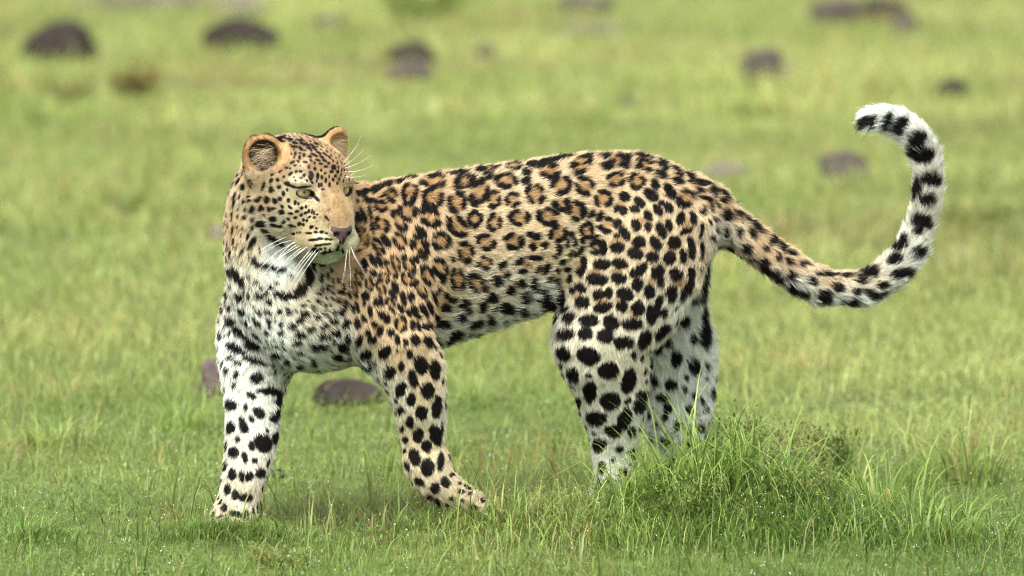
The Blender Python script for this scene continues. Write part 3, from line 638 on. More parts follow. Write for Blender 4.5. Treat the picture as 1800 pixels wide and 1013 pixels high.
def markings(X, Nm):
    """how dark and how tawny the coat is at points X with normals Nm"""
    dark = np.zeros(len(X)); tan = np.zeros(len(X))
    slab = np.floor(X[:, 0] / 0.02).astype(int)
    order = np.lexsort((X[:, 2], slab)); zs_ = X[order, 2]; so = slab[order]
    first = {k: (i, j) for k, i, j in zip(*(lambda u, i: (u.tolist(), i.tolist(), i.tolist()[1:] + [len(so)]))(*np.unique(so, return_index=True)))}
    wob = np.stack([N1(X, 210.0) - 0.5, N2(X, 210.0) - 0.5], 1)
    for kind, p, n, e1, e2, J, a, b, dg, sd in SP:
        R_ = max(a, b) * 1.35
        m = R_ / PXM * (2.4 if kind != 'R' else 2.0) + 0.004
        sel = []
        for k in range(int(math.floor((p[0] - m) / 0.02)), int(math.floor((p[0] + m) / 0.02)) + 1):
            if k in first:
                i, j = first[k]
                sel.append(order[i + np.searchsorted(zs_[i:j], p[2] - m):i + np.searchsorted(zs_[i:j], p[2] + m)])
        if not sel:
            continue
        sel = np.concatenate(sel)
        if len(sel) == 0:
            continue
        d = X[sel] - p
        k = (np.abs(d[:, 1]) < m) & (np.abs(d[:, 0]) < m) & (Nm[sel] @ n > -0.05)
        sel = sel[k]; d = d[k]
        if len(sel) == 0:
            continue
        o = np.stack([d @ e1, d @ e2], 1) @ J.T + wob[sel] * min(3.6, 0.42 * min(a, b))
        ca, sa = math.cos(dg), math.sin(dg)
        u = (o[:, 0] * ca + o[:, 1] * sa) / a
        v = (-o[:, 0] * sa + o[:, 1] * ca) / b
        r = np.sqrt(u * u + v * v)
        soft = min(1.6 / min(a, b), 0.40)
        if kind == 'S':
            dark[sel] = np.maximum(dark[sel], 1 - smooth01(r, 1 - soft * 0.6, 1 + soft * 0.8))
        elif kind == 'T':
            tan[sel] = np.maximum(tan[sel], 1 - smooth01(r, 0.6, 1.25))
        else:
            th = np.arctan2(v, u)
            nb = 3 + sd % 2
            lob = np.cos(th * nb + sd) + 0.35 * np.cos(th * 2 + sd * 1.7)
            inner = 0.43 + 0.32 * smooth01(-lob, 0.5, 1.05)
            outer = 1.0 - 0.12 * smooth01(-lob, 0.2, 1.0)
            soft = max(soft, 0.07)
            dk = smooth01(r, inner - soft, inner + soft) * (1 - smooth01(r, outer - soft * 0.5, outer + soft * 1.1))
            dk *= 1 - 0.92 * smooth01(-lob, 0.85, 1.05)
            dark[sel] = np.maximum(dark[sel], dk)
            tan[sel] = np.maximum(tan[sel], (1 - smooth01(r, 0.6, 1.0)))
    return dark, tan


# bare and special places in head space
hv = (V_ - HO) @ HR.T
onhead = np.linalg.norm(hv - np.array((0, -0.04, -0.01)), axis=1) < 0.17


def inell(q, c, r):
    return (((q - np.array(c)) / np.array(r)) ** 2).sum(1)


_nw = np.interp(hv[:, 2], [-0.0830, -0.0770, -0.0690, -0.0560, -0.0500], [0.0015, 0.0035, 0.0120, 0.0235, 0.0215])
nose = onhead & (hv[:, 1] > 0.062) & (hv[:, 2] > -0.083) & (hv[:, 2] < -0.0505 + 0.004 * (np.abs(hv[:, 0]) / 0.024) ** 2) & (np.abs(hv[:, 0]) < _nw)
rim = np.zeros(NV, bool)
for s_ in (-1, 1):
    rim |= onhead & (inell(hv, (s_ * 0.041, 0.0085, -0.0024), (0.0204, 0.018, 0.0096)) < 1)
    rim |= onhead & (inell(hv, (s_ * 0.0230, 0.0090, -0.0085), (0.0034, 0.012, 0.0090)) < 1)
earin = np.zeros(NV, bool); earrim = np.zeros(NV, bool); earback = np.zeros(NV, bool)
for s_, e0, R_ in EARS:
    q = (V_ - e0) @ R_.T
    inside = (np.abs(q) < np.array((0.05, 0.05, 0.052))).all(1)
    rr = np.sqrt((q[:, 0] / 0.0315) ** 2 + ((q[:, 2] - 0.006) / 0.034) ** 2)
    fr = VN @ R_[1]
    earin |= inside & (rr < 0.88) & (fr > 0.15) & (q[:, 1] < 0.012) & (q[:, 2] > -0.030)
    earrim |= inside & (rr >= 0.80) & (q[:, 1] > -0.006) & (q[:, 2] > -0.016)
    earback |= inside & (fr < -0.05) & (q[:, 2] > -0.022) & (q[:, 1] < 0.004)
earrim &= ~earin

BLACK = np.array((0.0060, 0.0048, 0.0042))
TAWNY = srgb(186, 148, 98) * 0.74


def coat(X, Nm, base):
    dark, tan = markings(X, Nm)
    c = base * (1 + 0.16 * (N3(X, 60.0) - 0.5) + 0.26 * (N2(X, 330.0) - 0.5))[:, None]
    c = c + (np.minimum(TAWNY, c) - c) * (tan * 0.85)[:, None]
    return c + (BLACK - c) * dark[:, None], dark


VC[earrim] = srgb(208, 170, 122) * 0.80
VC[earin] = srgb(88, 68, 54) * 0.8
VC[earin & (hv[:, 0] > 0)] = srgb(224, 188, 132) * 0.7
VCOL, VD = coat(V_, VN, VC)
VCOL[earrim] = VC[earrim]; VCOL[earin] = VC[earin]; VCOL[earback] = BLACK * 1.3
VCOL[rim] = (0.010, 0.008, 0.007)
VCOL[nose] = srgb(112, 88, 84) * 0.45
VCOL[nose & (np.abs(hv[:, 0]) < 0.0022) & (hv[:, 2] < -0.066)] = 0.012
VCOL[onhead & (inell(hv, (-0.0135, 0.084, -0.0640), (0.0065, 0.012, 0.0042)) < 1)] = 0.010
VCOL[onhead & (inell(hv, (0.0135, 0.084, -0.0640), (0.0065, 0.012, 0.0042)) < 1)] = 0.010
set_col(me, 'coat', VCOL)
VL[earin] = 0.004; VL[earrim] = 0.0062; VL[earback] = 0.008
VL[rim | nose] = 0.0

# hair direction: along the limbs, away from the nose on the head
FL = np.zeros((NV, 3)); wsum = np.full(NV, 1e-9)
for ch in CH:
    sel = np.nonzero(((V_ > ch.lo) & (V_ < ch.hi)).all(1))[0]
    d, b = ch.at(V_[sel], True)
    sg = -1.0 if ch in (torso, neck, nape) else 1.0
    wg = np.exp(-np.clip(d, 0, 1) / 0.012)
    FL[sel] += wg[:, None] * ch.t[b] * sg; wsum[sel] += wg
FL /= wsum[:, None]
FL += np.array((0.0, 0, -0.22))
hd = V_ - NOSE
hd /= np.linalg.norm(hd, axis=1)[:, None]
wh = smooth01(-np.linalg.norm(hv - np.array((0, -0.03, -0.01)), axis=1), -0.150, -0.105)
FL = FL * (1 - wh)[:, None] + hd * wh[:, None]
for s_, e0, R_ in EARS:
    q = (V_ - e0) @ R_.T
    m = (np.abs(q) < np.array((0.05, 0.04, 0.052))).all(1) & (q[:, 2] > -0.02)
    FL[m] = R_[2]
FL -= VN * (FL * VN).sum(1)[:, None]
E_ = np.zeros(len(me.edges) * 2, np.int32); me.edges.foreach_get('vertices', E_); E_ = E_.reshape(-1, 2)
for it in range(6):
    A_ = FL.copy(); c_ = np.ones(NV)
    for k in (0, 1):
        for ax_ in range(3):
            A_[:, ax_] += np.bincount(E_[:, k], FL[E_[:, 1 - k], ax_], NV)
        c_ += np.bincount(E_[:, k], minlength=NV)
    FL = A_ / c_[:, None]
FL -= VN * (FL * VN).sum(1)[:, None]
FL /= np.linalg.norm(FL, axis=1)[:, None] + 1e-9

# strands
NH = 520000
tv = V_[TRI]
area = 0.5 * np.linalg.norm(np.cross(tv[:, 1] - tv[:, 0], tv[:, 2] - tv[:, 0]), axis=1)
dens = np.where(onhead, 3.0, 1.0)
dens = np.where((VN @ _vd) > 0.35, dens * 0.55, dens)
dens[VL < 0.001] = 0.0
wt = area * dens[TRI].mean(1)
cdf = np.cumsum(wt); cdf /= cdf[-1]
rg = np.random.default_rng(11)
ti = np.searchsorted(cdf, rg.random(NH))
b1 = rg.random(NH); b2 = rg.random(NH)
fl = b1 + b2 > 1
b1[fl] = 1 - b1[fl]; b2[fl] = 1 - b2[fl]
bw = np.stack([1 - b1 - b2, b1, b2], 1)[:, :, None]


def lerp(A):
    return (A[TRI[ti]] * (bw if A.ndim == 2 else bw[:, :, 0])).sum(1)


HPos, HN, HF, HL, HB, HH = lerp(V_), lerp(VN), lerp(FL), lerp(VL), lerp(VC), lerp(onhead.astype(float))
HN /= np.linalg.norm(HN, axis=1)[:, None] + 1e-9
spec = lerp((earin | earrim | earback | rim).astype(float)) > 0.5
HF = HF - HN * (HF * HN).sum(1)[:, None]
HS = np.cross(HN, HF)
# locks: neighbouring hairs lean together
c1 = N1(HPos, 95.0) - 0.5; c2 = N2(HPos, 240.0) - 0.5; c3 = N3(HPos, 130.0) - 0.5
lean = (0.8 * c1 + 0.7 * c2 + rg.normal(0, 0.14, NH)) * np.clip(HL / 0.012, 0.45, 1.5)
HT = HF * np.cos(lean)[:, None] + HS * np.sin(lean)[:, None]
lift = np.clip(0.50 + 0.28 * smooth01(HN[:, 2], 0.55, 0.9) * (HH < 0.5) + 0.55 * c3 + rg.normal(0, 0.13, NH) + 9.0 * np.clip(HL - 0.013, 0, 0.02), 0.12, 1.1)
L = HL * rg.uniform(0.70, 1.30, NH) * np.where(HH > 0.5, 1.0, 1.12) * (1 + 0.35 * (c1 > 0.12))
mid = HPos + (HN * (np.sin(lift) * 0.5)[:, None] + HT * (np.cos(lift) * 0.5)[:, None]) * L[:, None]
HCOL, HD = coat(mid, HN, HB)
HCOL[spec] = lerp(VCOL)[spec]
NP = 4
PT = np.zeros((NH, NP, 3), np.float32)
for k in range(NP):
    s_ = k / (NP - 1)
    up_ = np.sin(lift) * s_ * (1 - 0.32 * s_)
    al_ = np.cos(lift) * s_ * (0.8 + 0.2 * s_)
    PT[:, k] = HPos - HN * 0.0004 + (HN * up_[:, None] + HT * al_[:, None]) * L[:, None]
    PT[:, k, 2] -= (0.10 * np.clip(HL - 0.012, 0, 1) / 0.012 * s_ * s_ * L)
thick = np.where(HH > 0.5, 0.00019, 0.00034) * rg.uniform(0.75, 1.2, NH)
RD = np.stack([thick, thick * 0.95, thick * 0.62, thick * 0.14], 1)
HCOL = HCOL * (rg.uniform(0.78, 1.16, NH) * (1 + 0.40 * c2))[:, None]
# pale tufts inside the ears
for s_, e0, R_ in EARS:
    k = 210
    a0 = rg.uniform(-1.0, 2.6, k) if s_ > 0 else rg.uniform(0.55, 4.1, k) + math.pi / 2 * 0
    side_ = -s_
    x0 = side_ * 0.026 * rg.uniform(-0.3, 1.0, k); z0 = rg.uniform(-0.034, 0.016, k)
    r0 = e0 + x0[:, None] * R_[0] * (1 if np.dot(R_[0], _l) > 0 else -1) + z0[:, None] * R_[2] + rg.uniform(-0.004, 0.004, k)[:, None] * R_[1]
    dr = -side_ * (R_[0] * (1 if np.dot(R_[0], _l) > 0 else -1)) * rg.uniform(0.3, 1.0, k)[:, None] + R_[2] * rg.uniform(0.1, 0.9, k)[:, None] + R_[1] * rg.uniform(0.25, 0.6, k)[:, None]
    dr /= np.linalg.norm(dr, axis=1)[:, None]
    ll = rg.uniform(0.018, 0.040, k)
    tp = np.zeros((k, NP, 3), np.float32)
    for j in range(NP):
        q_ = j / (NP - 1)
        tp[:, j] = r0 + dr * (ll * q_)[:, None] - R_[2] * (ll * 0.25 * q_ * q_)[:, None]
    PT = np.concatenate([PT, tp]); RD = np.concatenate([RD, np.tile(np.array((0.00022, 0.0002, 0.00015, 0.00005)), (k, 1))])
    HCOL = np.concatenate([HCOL, np.tile(srgb(228, 208, 172) * 0.8, (k, 1)) * rg.uniform(0.7, 1.1, k)[:, None]])
    NH += k
cu = bpy.data.hair_curves.new('fur')
cu.add_curves([NP] * NH)
cu.attributes['position'].data.foreach_set('vector', PT.ravel())
ra = cu.attributes.get('radius') or cu.attributes.new('radius', 'FLOAT', 'POINT')
ra.data.foreach_set('value', RD.astype(np.float32).ravel())
ca_ = cu.attributes.new('coat', 'FLOAT_COLOR', 'CURVE')
c4 = np.ones((NH, 4), np.float32); c4[:, :3] = np.clip(HCOL, 0, 1)
ca_.data.foreach_set('color', c4.ravel())
fur = link(bpy.data.objects.new('fur', cu), root)


def coat_mat(name, rough, spec, sheen=0.0):
    m = bpy.data.materials.new(name); m.use_nodes = True
    t = m.node_tree; b = t.nodes['Principled BSDF']
    a = t.nodes.new('ShaderNodeAttribute'); a.attribute_name = 'coat'
    t.links.new(a.outputs['Color'], b.inputs['Base Color'])
    b.inputs['Roughness'].default_value = rough
    b.inputs['Specular IOR Level'].default_value = spec
    return m


me.materials.append(coat_mat('leopard_skin', 0.6, 0.25))
cu.materials.append(coat_mat('leopard_fur', 0.6, 0.10))
SC.cycles_curves.shape = 'RIBBONS'
SC.cycles_curves.subdivisions = 2

# === EYES
# ------------------------------------------------------------------ leopard: eyes and whiskers
def eye_mat():
    m = bpy.data.materials.new('eye'); m.use_nodes = True
    t = m.node_tree; b = t.nodes['Principled BSDF']
    tc = t.nodes.new('ShaderNodeTexCoord')
    sx = t.nodes.new('ShaderNodeSeparateXYZ')
    t.links.new(tc.outputs['Object'], sx.inputs[0])
    ang = t.nodes.new('ShaderNodeMath'); ang.operation = 'DIVIDE'; ang.inputs[1].default_value = EYE_R
    t.links.new(sx.outputs['Z'], ang.inputs[0])
    ac = t.nodes.new('ShaderNodeMath'); ac.operation = 'ARCCOSINE'
    t.links.new(ang.outputs[0], ac.inputs[0])
    nz = t.nodes.new('ShaderNodeTexNoise'); nz.inputs['Scale'].default_value = 900
    t.links.new(tc.outputs['Object'], nz.inputs['Vector'])
    ad = t.nodes.new('ShaderNodeMath'); ad.operation = 'MULTIPLY_ADD'; ad.inputs[1].default_value = 0.10
    t.links.new(nz.outputs[0], ad.inputs[0]); t.links.new(ac.outputs[0], ad.inputs[2])
    cr = t.nodes.new('ShaderNodeValToRGB')
    el = cr.color_ramp.elements
    el[0].position = 0.0; el[0].color = (0.004, 0.004, 0.004, 1)
    el[1].position = 1.0; el[1].color = (0.01, 0.008, 0.006, 1)
    for p, c in ((0.15, (0.004, 0.004, 0.004)), (0.19, (0.24, 0.18, 0.07)), (0.40, (0.50, 0.41, 0.21)), (0.88, (0.54, 0.43, 0.21)), (0.94, (0.12, 0.08, 0.035)), (0.97, (0.012, 0.009, 0.007))):
        e = el.new(p); e.color = (*c, 1)
    t.links.new(ad.outputs[0], cr.inputs[0])
    t.links.new(cr.outputs[0], b.inputs['Base Color'])
    b.inputs['Roughness'].default_value = 0.08
    b.inputs['Coat Weight'].default_value = 0.6
    b.inputs['Coat Roughness'].default_value = 0.03
    return m


EM = eye_mat()
for s_, e_ in EYES:
    b_ = bmesh.new()
    bmesh.ops.create_uvsphere(b_, u_segments=32, v_segments=20, radius=EYE_R)
    for f_ in b_.faces:
        f_.smooth = True
    em = bpy.data.meshes.new('eye'); b_.to_mesh(em); b_.free()
    em.materials.append(EM)
    eo = link(bpy.data.objects.new('eye', em), root)
    gaze = Vector(_f * 1.0 - _l * 0.22 + _u * 0.02).normalized()
    eo.location = e_
    eo.rotation_euler = gaze.to_track_quat('Z', 'Y').to_euler()

WH = """520 426 458 470 18|522 430 463 483 16|513 423 462 446 14|530 436 480 482 12|545 440 492 512 10|555 440 498 522 10|540 434 478 486 14|505 417 440 452 12|518 424 481 464 10|536 438 500 470 8|560 442 516 508 8|526 433 468 474 12|550 441 507 496 8"""
WF = """611 438 601 500 -6|614 436 617 512 -4|617 434 627 460 -6|609 440 606 486 -2|616 432 640 478 -8"""
WB = """603 288 637 236 -10|605 296 652 273 -10|606 302 655 291 -12|606 310 642 308 -8|604 292 640 262 -8|603 284 632 252 -6|607 314 626 300 -3"""


def wmat():
    m = bpy.data.materials.new('whisker'); m.use_nodes = True
    b = m.node_tree.nodes['Principled BSDF']
    b.inputs['Base Color'].default_value = (0.85, 0.83, 0.78, 1)
    b.inputs['Roughness'].default_value = 0.4
    return m


WM = wmat()


def tube_mesh(name, pts, radii, sides=5):
    V, F = [], []
    n = len(pts)
    for i in range(n):
        t = pts[min(i + 1, n - 1)] - pts[max(i - 1, 0)]; t = t / (np.linalg.norm(t) + 1e-12)
        a = np.cross(t, (0.3, 0.2, 1.0)); a /= np.linalg.norm(a); b = np.cross(t, a)
        for k in range(sides):
            g = 2 * math.pi * k / sides
            V.append(pts[i] + radii[i] * (a * math.cos(g) + b * math.sin(g)))
    for i in range(n - 1):
        for k in range(sides):
            F.append((i * sides + k, i * sides + (k + 1) % sides, (i + 1) * sides + (k + 1) % sides, (i + 1) * sides + k))
    m = bpy.data.meshes.new(name)
    m.from_pydata([tuple(v) for v in V], [], F)
    m.polygons.foreach_set('use_smooth', np.ones(len(F), bool))
    return m


for grp, fwd in ((WH, -0.05), (WF, -0.02), (WB, -0.03)):
    for t_ in grp.split('|'):
        x0, y0, x1, y1, sag = [float(v) for v in t_.split()]
        h_ = hit(x0, y0)
        if h_ is None:
            h_ = hit(x0 - 8, y0 + 4)
        if h_ is None:
            continue
        p0 = h_[0]
        p1 = at(x1, y1, p0[1] + fwd)
        pm = (p0 + p1) / 2 + np.array((0, -0.006, sag / PXM * 0.6))
        ts = np.linspace(0, 1, 10)
        pts = np.array([(1 - t) ** 2 * p0 + 2 * t * (1 - t) * pm + t * t * p1 for t in ts])
        m_ = tube_mesh('whisker', pts, np.linspace(0.00042, 0.00012, 10) if grp is WH else np.linspace(0.00030, 0.0001, 10) if grp is WF else np.linspace(0.0004, 0.00012, 10))
        m_.materials.append(WM)
        link(bpy.data.objects.new('whisker', m_), root)
# === GROUND
# ------------------------------------------------------------------ ground
N4 = Noise3(4)
PAWS = [(at(400, 931, -0.245), 0.09), (at(1060, 893, 0.12), 0.12), (at(1182, 886, 0.27), 0.12), (at(830, 915, -0.11), 0.10)]
MOUND = at(1310, 880, -0.04)


def gz0(X, Y):
    q = np.stack([X, Y, np.zeros_like(X)], 1)
    fade = 1 - smooth01(np.abs(Y), 30, 60)
    z = 0.05 * (N4(q, 0.55) - 0.5) * smooth01(np.hypot(X, Y), 0.8, 2.0) * fade + 0.018 * (N1(q, 2.6) - 0.5) * fade
    z += 0.060 * np.exp(-((X - MOUND[0]) / 0.24) ** 2 - ((Y - MOUND[1]) / 0.20) ** 2)
    return z


_pz = [float(p[2] - gz0(np.array([p[0]]), np.array([p[1]]))[0]) for p, r in PAWS]


def gz(X, Y):
    X = np.atleast_1d(np.asarray(X, float)); Y = np.atleast_1d(np.asarray(Y, float))
    z = gz0(X, Y)
    ws = np.full(len(X), 0.25); zs = np.zeros(len(X))
    for (p, r), dz in zip(PAWS, _pz):
        g = np.exp(-((X - p[0]) ** 2 + (Y - p[1]) ** 2) / (r * r))
        ws += g * 3; zs += g * 3 * dz
    return z + zs / ws


def ground_at(px, py):
    """where the line of sight through the photograph's px, py meets the ground"""
    d = ray(px, py)
    t = -_C[2] / d[2]
    for _ in range(12):
        p = _C + d * t
        t = (gz(p[0], p[1])[0] - _C[2]) / d[2]
    return _C + d * t


gx = np.concatenate([-np.geomspace(400, 4.2, 22), np.linspace(-4, 4, 161), np.geomspace(4.2, 400, 22)])
gy = np.concatenate([-np.geomspace(300, 2.3, 16) , np.linspace(-2.2, 6, 165), np.linspace(6.1, 24, 120), np.geomspace(24.5, 900, 26)])
GX, GY = np.meshgrid(gx, gy)
GV = np.stack([GX.ravel(), GY.ravel(), gz(GX.ravel(), GY.ravel())], 1)
nx, ny = len(gx), len(gy)
I_, J_ = np.meshgrid(np.arange(nx - 1), np.arange(ny - 1))
b_ = (J_ * nx + I_).ravel()
GQ = np.stack([b_, b_ + 1, b_ + nx + 1, b_ + nx], 1)
gm = mesh_np('ground', GV, GQ.ravel(), np.arange(0, GQ.size, 4))
ground = tag(link(bpy.data.objects.new('ground', gm)), 'green savanna turf the leopard stands on', 'ground', kind='structure')


def nodes(name):
    m = bpy.data.materials.new(name); m.use_nodes = True
    return m, m.node_tree, m.node_tree.nodes['Principled BSDF']


def ramp(t, src, stops):
    cr = t.nodes.new('ShaderNodeValToRGB')
    el = cr.color_ramp.elements
    el[0].position, el[0].color = stops[0][0], (*stops[0][1], 1)
    el[1].position, el[1].color = stops[-1][0], (*stops[-1][1], 1)
    for p, c in stops[1:-1]:
        e = el.new(p); e.color = (*c, 1)
    t.links.new(src, cr.inputs[0])
    return cr.outputs[0]


def noise(t, scale, detail=4, rough=0.6, coord='Object'):
    tc = t.nodes.new('ShaderNodeTexCoord')
    n = t.nodes.new('ShaderNodeTexNoise')
    n.inputs['Scale'].default_value = scale; n.inputs['Detail'].default_value = detail; n.inputs['Roughness'].default_value = rough
    t.links.new(tc.outputs[coord], n.inputs['Vector'])
    return n.outputs[0]


m, t, b = nodes('turf')
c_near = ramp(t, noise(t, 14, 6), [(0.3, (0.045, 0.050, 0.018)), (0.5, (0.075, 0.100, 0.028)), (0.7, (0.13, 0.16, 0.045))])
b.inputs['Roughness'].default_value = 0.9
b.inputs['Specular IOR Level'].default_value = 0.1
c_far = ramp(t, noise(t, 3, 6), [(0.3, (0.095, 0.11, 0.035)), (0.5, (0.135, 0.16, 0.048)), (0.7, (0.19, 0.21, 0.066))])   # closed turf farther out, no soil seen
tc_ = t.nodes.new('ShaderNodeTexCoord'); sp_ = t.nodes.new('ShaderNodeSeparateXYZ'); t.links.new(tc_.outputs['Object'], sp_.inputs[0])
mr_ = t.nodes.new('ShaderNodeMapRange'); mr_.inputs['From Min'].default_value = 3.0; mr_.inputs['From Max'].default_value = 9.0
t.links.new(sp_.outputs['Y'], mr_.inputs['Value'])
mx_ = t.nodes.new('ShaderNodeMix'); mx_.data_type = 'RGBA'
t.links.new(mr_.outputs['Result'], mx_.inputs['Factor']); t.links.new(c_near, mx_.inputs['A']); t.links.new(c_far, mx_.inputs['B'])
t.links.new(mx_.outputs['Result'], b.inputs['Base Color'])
bp = t.nodes.new('ShaderNodeBump'); bp.inputs['Strength'].default_value = 0.6; bp.inputs['Distance'].default_value = 0.02
t.links.new(noise(t, 60, 5), bp.inputs['Height']); t.links.new(bp.outputs[0], b.inputs['Normal'])
gm.materials.append(m)

# ------------------------------------------------------------------ grass
def leaf_mat(name, trans=0.4, spec=0.35, rough=0.45):
    m = bpy.data.materials.new(name); m.use_nodes = True
    t = m.node_tree; b = t.nodes['Principled BSDF']; out = t.nodes['Material Output']
    a = t.nodes.new('ShaderNodeAttribute'); a.attribute_name = 'tint'
    t.links.new(a.outputs['Color'], b.inputs['Base Color'])
    b.inputs['Roughness'].default_value = rough
    b.inputs['Specular IOR Level'].default_value = spec
    tr = t.nodes.new('ShaderNodeBsdfTranslucent')
    hv_ = t.nodes.new('ShaderNodeHueSaturation'); hv_.inputs['Saturation'].default_value = 1.0; hv_.inputs['Value'].default_value = 1.25
    t.links.new(a.outputs['Color'], hv_.inputs['Color']); t.links.new(hv_.outputs[0], tr.inputs['Color'])
    mx = t.nodes.new('ShaderNodeMixShader'); mx.inputs[0].default_value = trans
    t.links.new(b.outputs[0], mx.inputs[1]); t.links.new(tr.outputs[0], mx.inputs[2])
    t.links.new(mx.outputs[0], out.inputs['Surface'])
    return m


GRASS = leaf_mat('grass_blade')


def blades(Pp, H, Wd, az, lean, curl, col, tipcol, segs):
    """strips for many blades at once; returns vertices, loops, loop starts, colours"""
    n = len(Pp)
    dirv = np.stack([np.cos(az), np.sin(az), np.zeros(n)], 1)
    sid = np.stack([-np.sin(az), np.cos(az), np.zeros(n)], 1)
    rows = []
    cols = []
    for k in range(segs + 1):
        s = k / segs
        ang = lean + curl * s * s
        c = Pp + dirv * (np.sin(ang) * H * s)[:, None]
        c[:, 2] += np.cos(ang) * H * s
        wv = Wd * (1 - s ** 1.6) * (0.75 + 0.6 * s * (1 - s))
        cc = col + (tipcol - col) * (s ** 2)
        if k < segs:
            rows += [c - sid * wv[:, None] / 2, c + sid * wv[:, None] / 2]; cols += [cc, cc]
        else:
            rows.append(c); cols.append(cc)
    nvb = 2 * segs + 1
    V = np.stack(rows, 1).reshape(-1, 3); C = np.stack(cols, 1).reshape(-1, 3)
    pat, stp = [], []
    for k in range(segs - 1):
        stp.append(len(pat)); pat += [2 * k, 2 * k + 1, 2 * k + 3, 2 * k + 2]
    stp.append(len(pat)); pat += [2 * segs - 2, 2 * segs - 1, 2 * segs]
    base = np.arange(n) * nvb
    L_ = (base[:, None] + np.array(pat)).ravel()
    S_ = (np.arange(n)[:, None] * len(pat) + np.array(stp)).ravel()
    return V, L_, S_, C


def merge(parts):
    V, L_, S_, C = [], [], [], []
    nv = nl = 0
    for v, l, s, c in parts:
        V.append(v); L_.append(l + nv); S_.append(s + nl); C.append(c)
        nv += len(v); nl += len(l)
    return np.concatenate(V), np.concatenate(L_), np.concatenate(S_), np.concatenate(C)


def leafy(name, parts, mat, parent=None):
    V, L_, S_, C = merge(parts)
    m_ = mesh_np(name, V, L_, S_)
    set_col(m_, 'tint', C)
    m_.materials.append(mat)
    return link(bpy.data.objects.new(name, m_), parent)


gr = np.random.default_rng(5)
G_A = np.array((0.245, 0.320, 0.080)); G_B = np.array((0.400, 0.450, 0.140)); G_C = np.array((0.105, 0.155, 0.040)); G_D = np.array((0.42, 0.34, 0.14)); G_O = np.array((0.46, 0.23, 0.08))


def grass_col(n, q, dry=0.04):
    p = N2(q, 1.3)[:, None]; r = gr.random((n, 1))
    c = G_A + (G_B - G_A) * np.clip(1.6 * p - 0.4 + 0.35 * (r - 0.5), 0, 1)
    c = np.where(gr.random((n, 1)) < 0.22 + 0.35 * (N1(q, 3.0)[:, None] - 0.4), G_C + (c - G_C) * 0.25, c)
    d = gr.random((n, 1)) / (1 + 5.0 * smooth01(N3(q, 1.9), 0.60, 0.72)[:, None])
    c = np.where(d < dry, G_D, c); c = np.where(d < dry * 0.10, G_O, c)
    near_dim = np.array((0.47, 0.62, 0.42))          # near grass: greener tone, plus view-angle and lens darkening put into the colour
    c = c * (near_dim + (1 - near_dim) * smooth01(q[:, 1], -1.2, 3.2)[:, None])
    far = smooth01(q[:, 1], 2.0, 7.0)[:, None]
    pt_ = smooth01(0.6 * N4(q, 0.9) + 0.4 * N1(q, 2.3), 0.50, 0.66)[:, None]        # drier, browner patches farther out
    c = c * (1 - far * (0.10 + pt_ * np.array((0.16, 0.27, 0.16))))
    return c * gr.uniform(0.62, 1.25, (n, 1))


parts = []
BL = []      # near blades, for the dew


def sow(n, x0, x1, y0, y1, hmin, hmax, wmin, wmax, segs, keep=None, wide=0.0):
    Y = gr.uniform(y0, y1, n)
    X = gr.uniform(-1, 1, n) * (x1 + wide * (Y - y0)) if x0 is None else gr.uniform(x0, x1, n)
    q = np.stack([X, Y, np.zeros(n)], 1)
    pat = N3(q, 2.2); big = N1(q, 0.8)
    h = hmin + (hmax - hmin) * gr.random(n) ** 1.8
    h *= 0.6 + 0.9 * pat * (0.5 + big)
    k = gr.random(n) < 0.35 + 1.1 * N2(q, 5.0)
    X, Y, h, q = X[k], Y[k], h[k], q[k]
    n = len(X)
    Pp = np.stack([X, Y, gz(X, Y) - 0.004], 1)
    w_ = gr.uniform(wmin, wmax, n)
    col = grass_col(n, q)
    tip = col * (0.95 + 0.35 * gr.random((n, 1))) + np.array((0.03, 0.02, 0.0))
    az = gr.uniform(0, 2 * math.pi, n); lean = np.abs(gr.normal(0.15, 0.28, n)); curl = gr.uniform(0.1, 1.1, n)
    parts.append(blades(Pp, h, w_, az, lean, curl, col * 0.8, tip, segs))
    return Pp, h, az, lean, curl


BL.append(sow(95000, None, 1.75, -1.0, 1.6, 0.014, 0.050, 0.0010, 0.0026, 3))
BL.append(sow(7000, None, 1.75, -1.0, 1.6, 0.04, 0.11, 0.0026, 0.0058, 4))
# fine tangled leaflets between the blades
n = 150000
Y = gr.uniform(-1.0, 1.7, n); X = gr.uniform(-1.75, 1.75, n)
Pp = np.stack([X, Y, gz(X, Y)], 1); Pp[:, 2] += gr.random(n) ** 1.5 * 0.034 * (0.35 + 1.1 * N3(Pp * np.array((1, 1, 0)), 4.0))
col = grass_col(n, Pp * np.array((1, 1, 0)), 0.07)
parts.append(blades(Pp, gr.uniform(0.008, 0.022, n), gr.uniform(0.0008, 0.0019, n), gr.uniform(0, 6.28, n), gr.uniform(0.2, 1.7, n), gr.uniform(-0.6, 1.0, n), col, col * 1.2, 1))
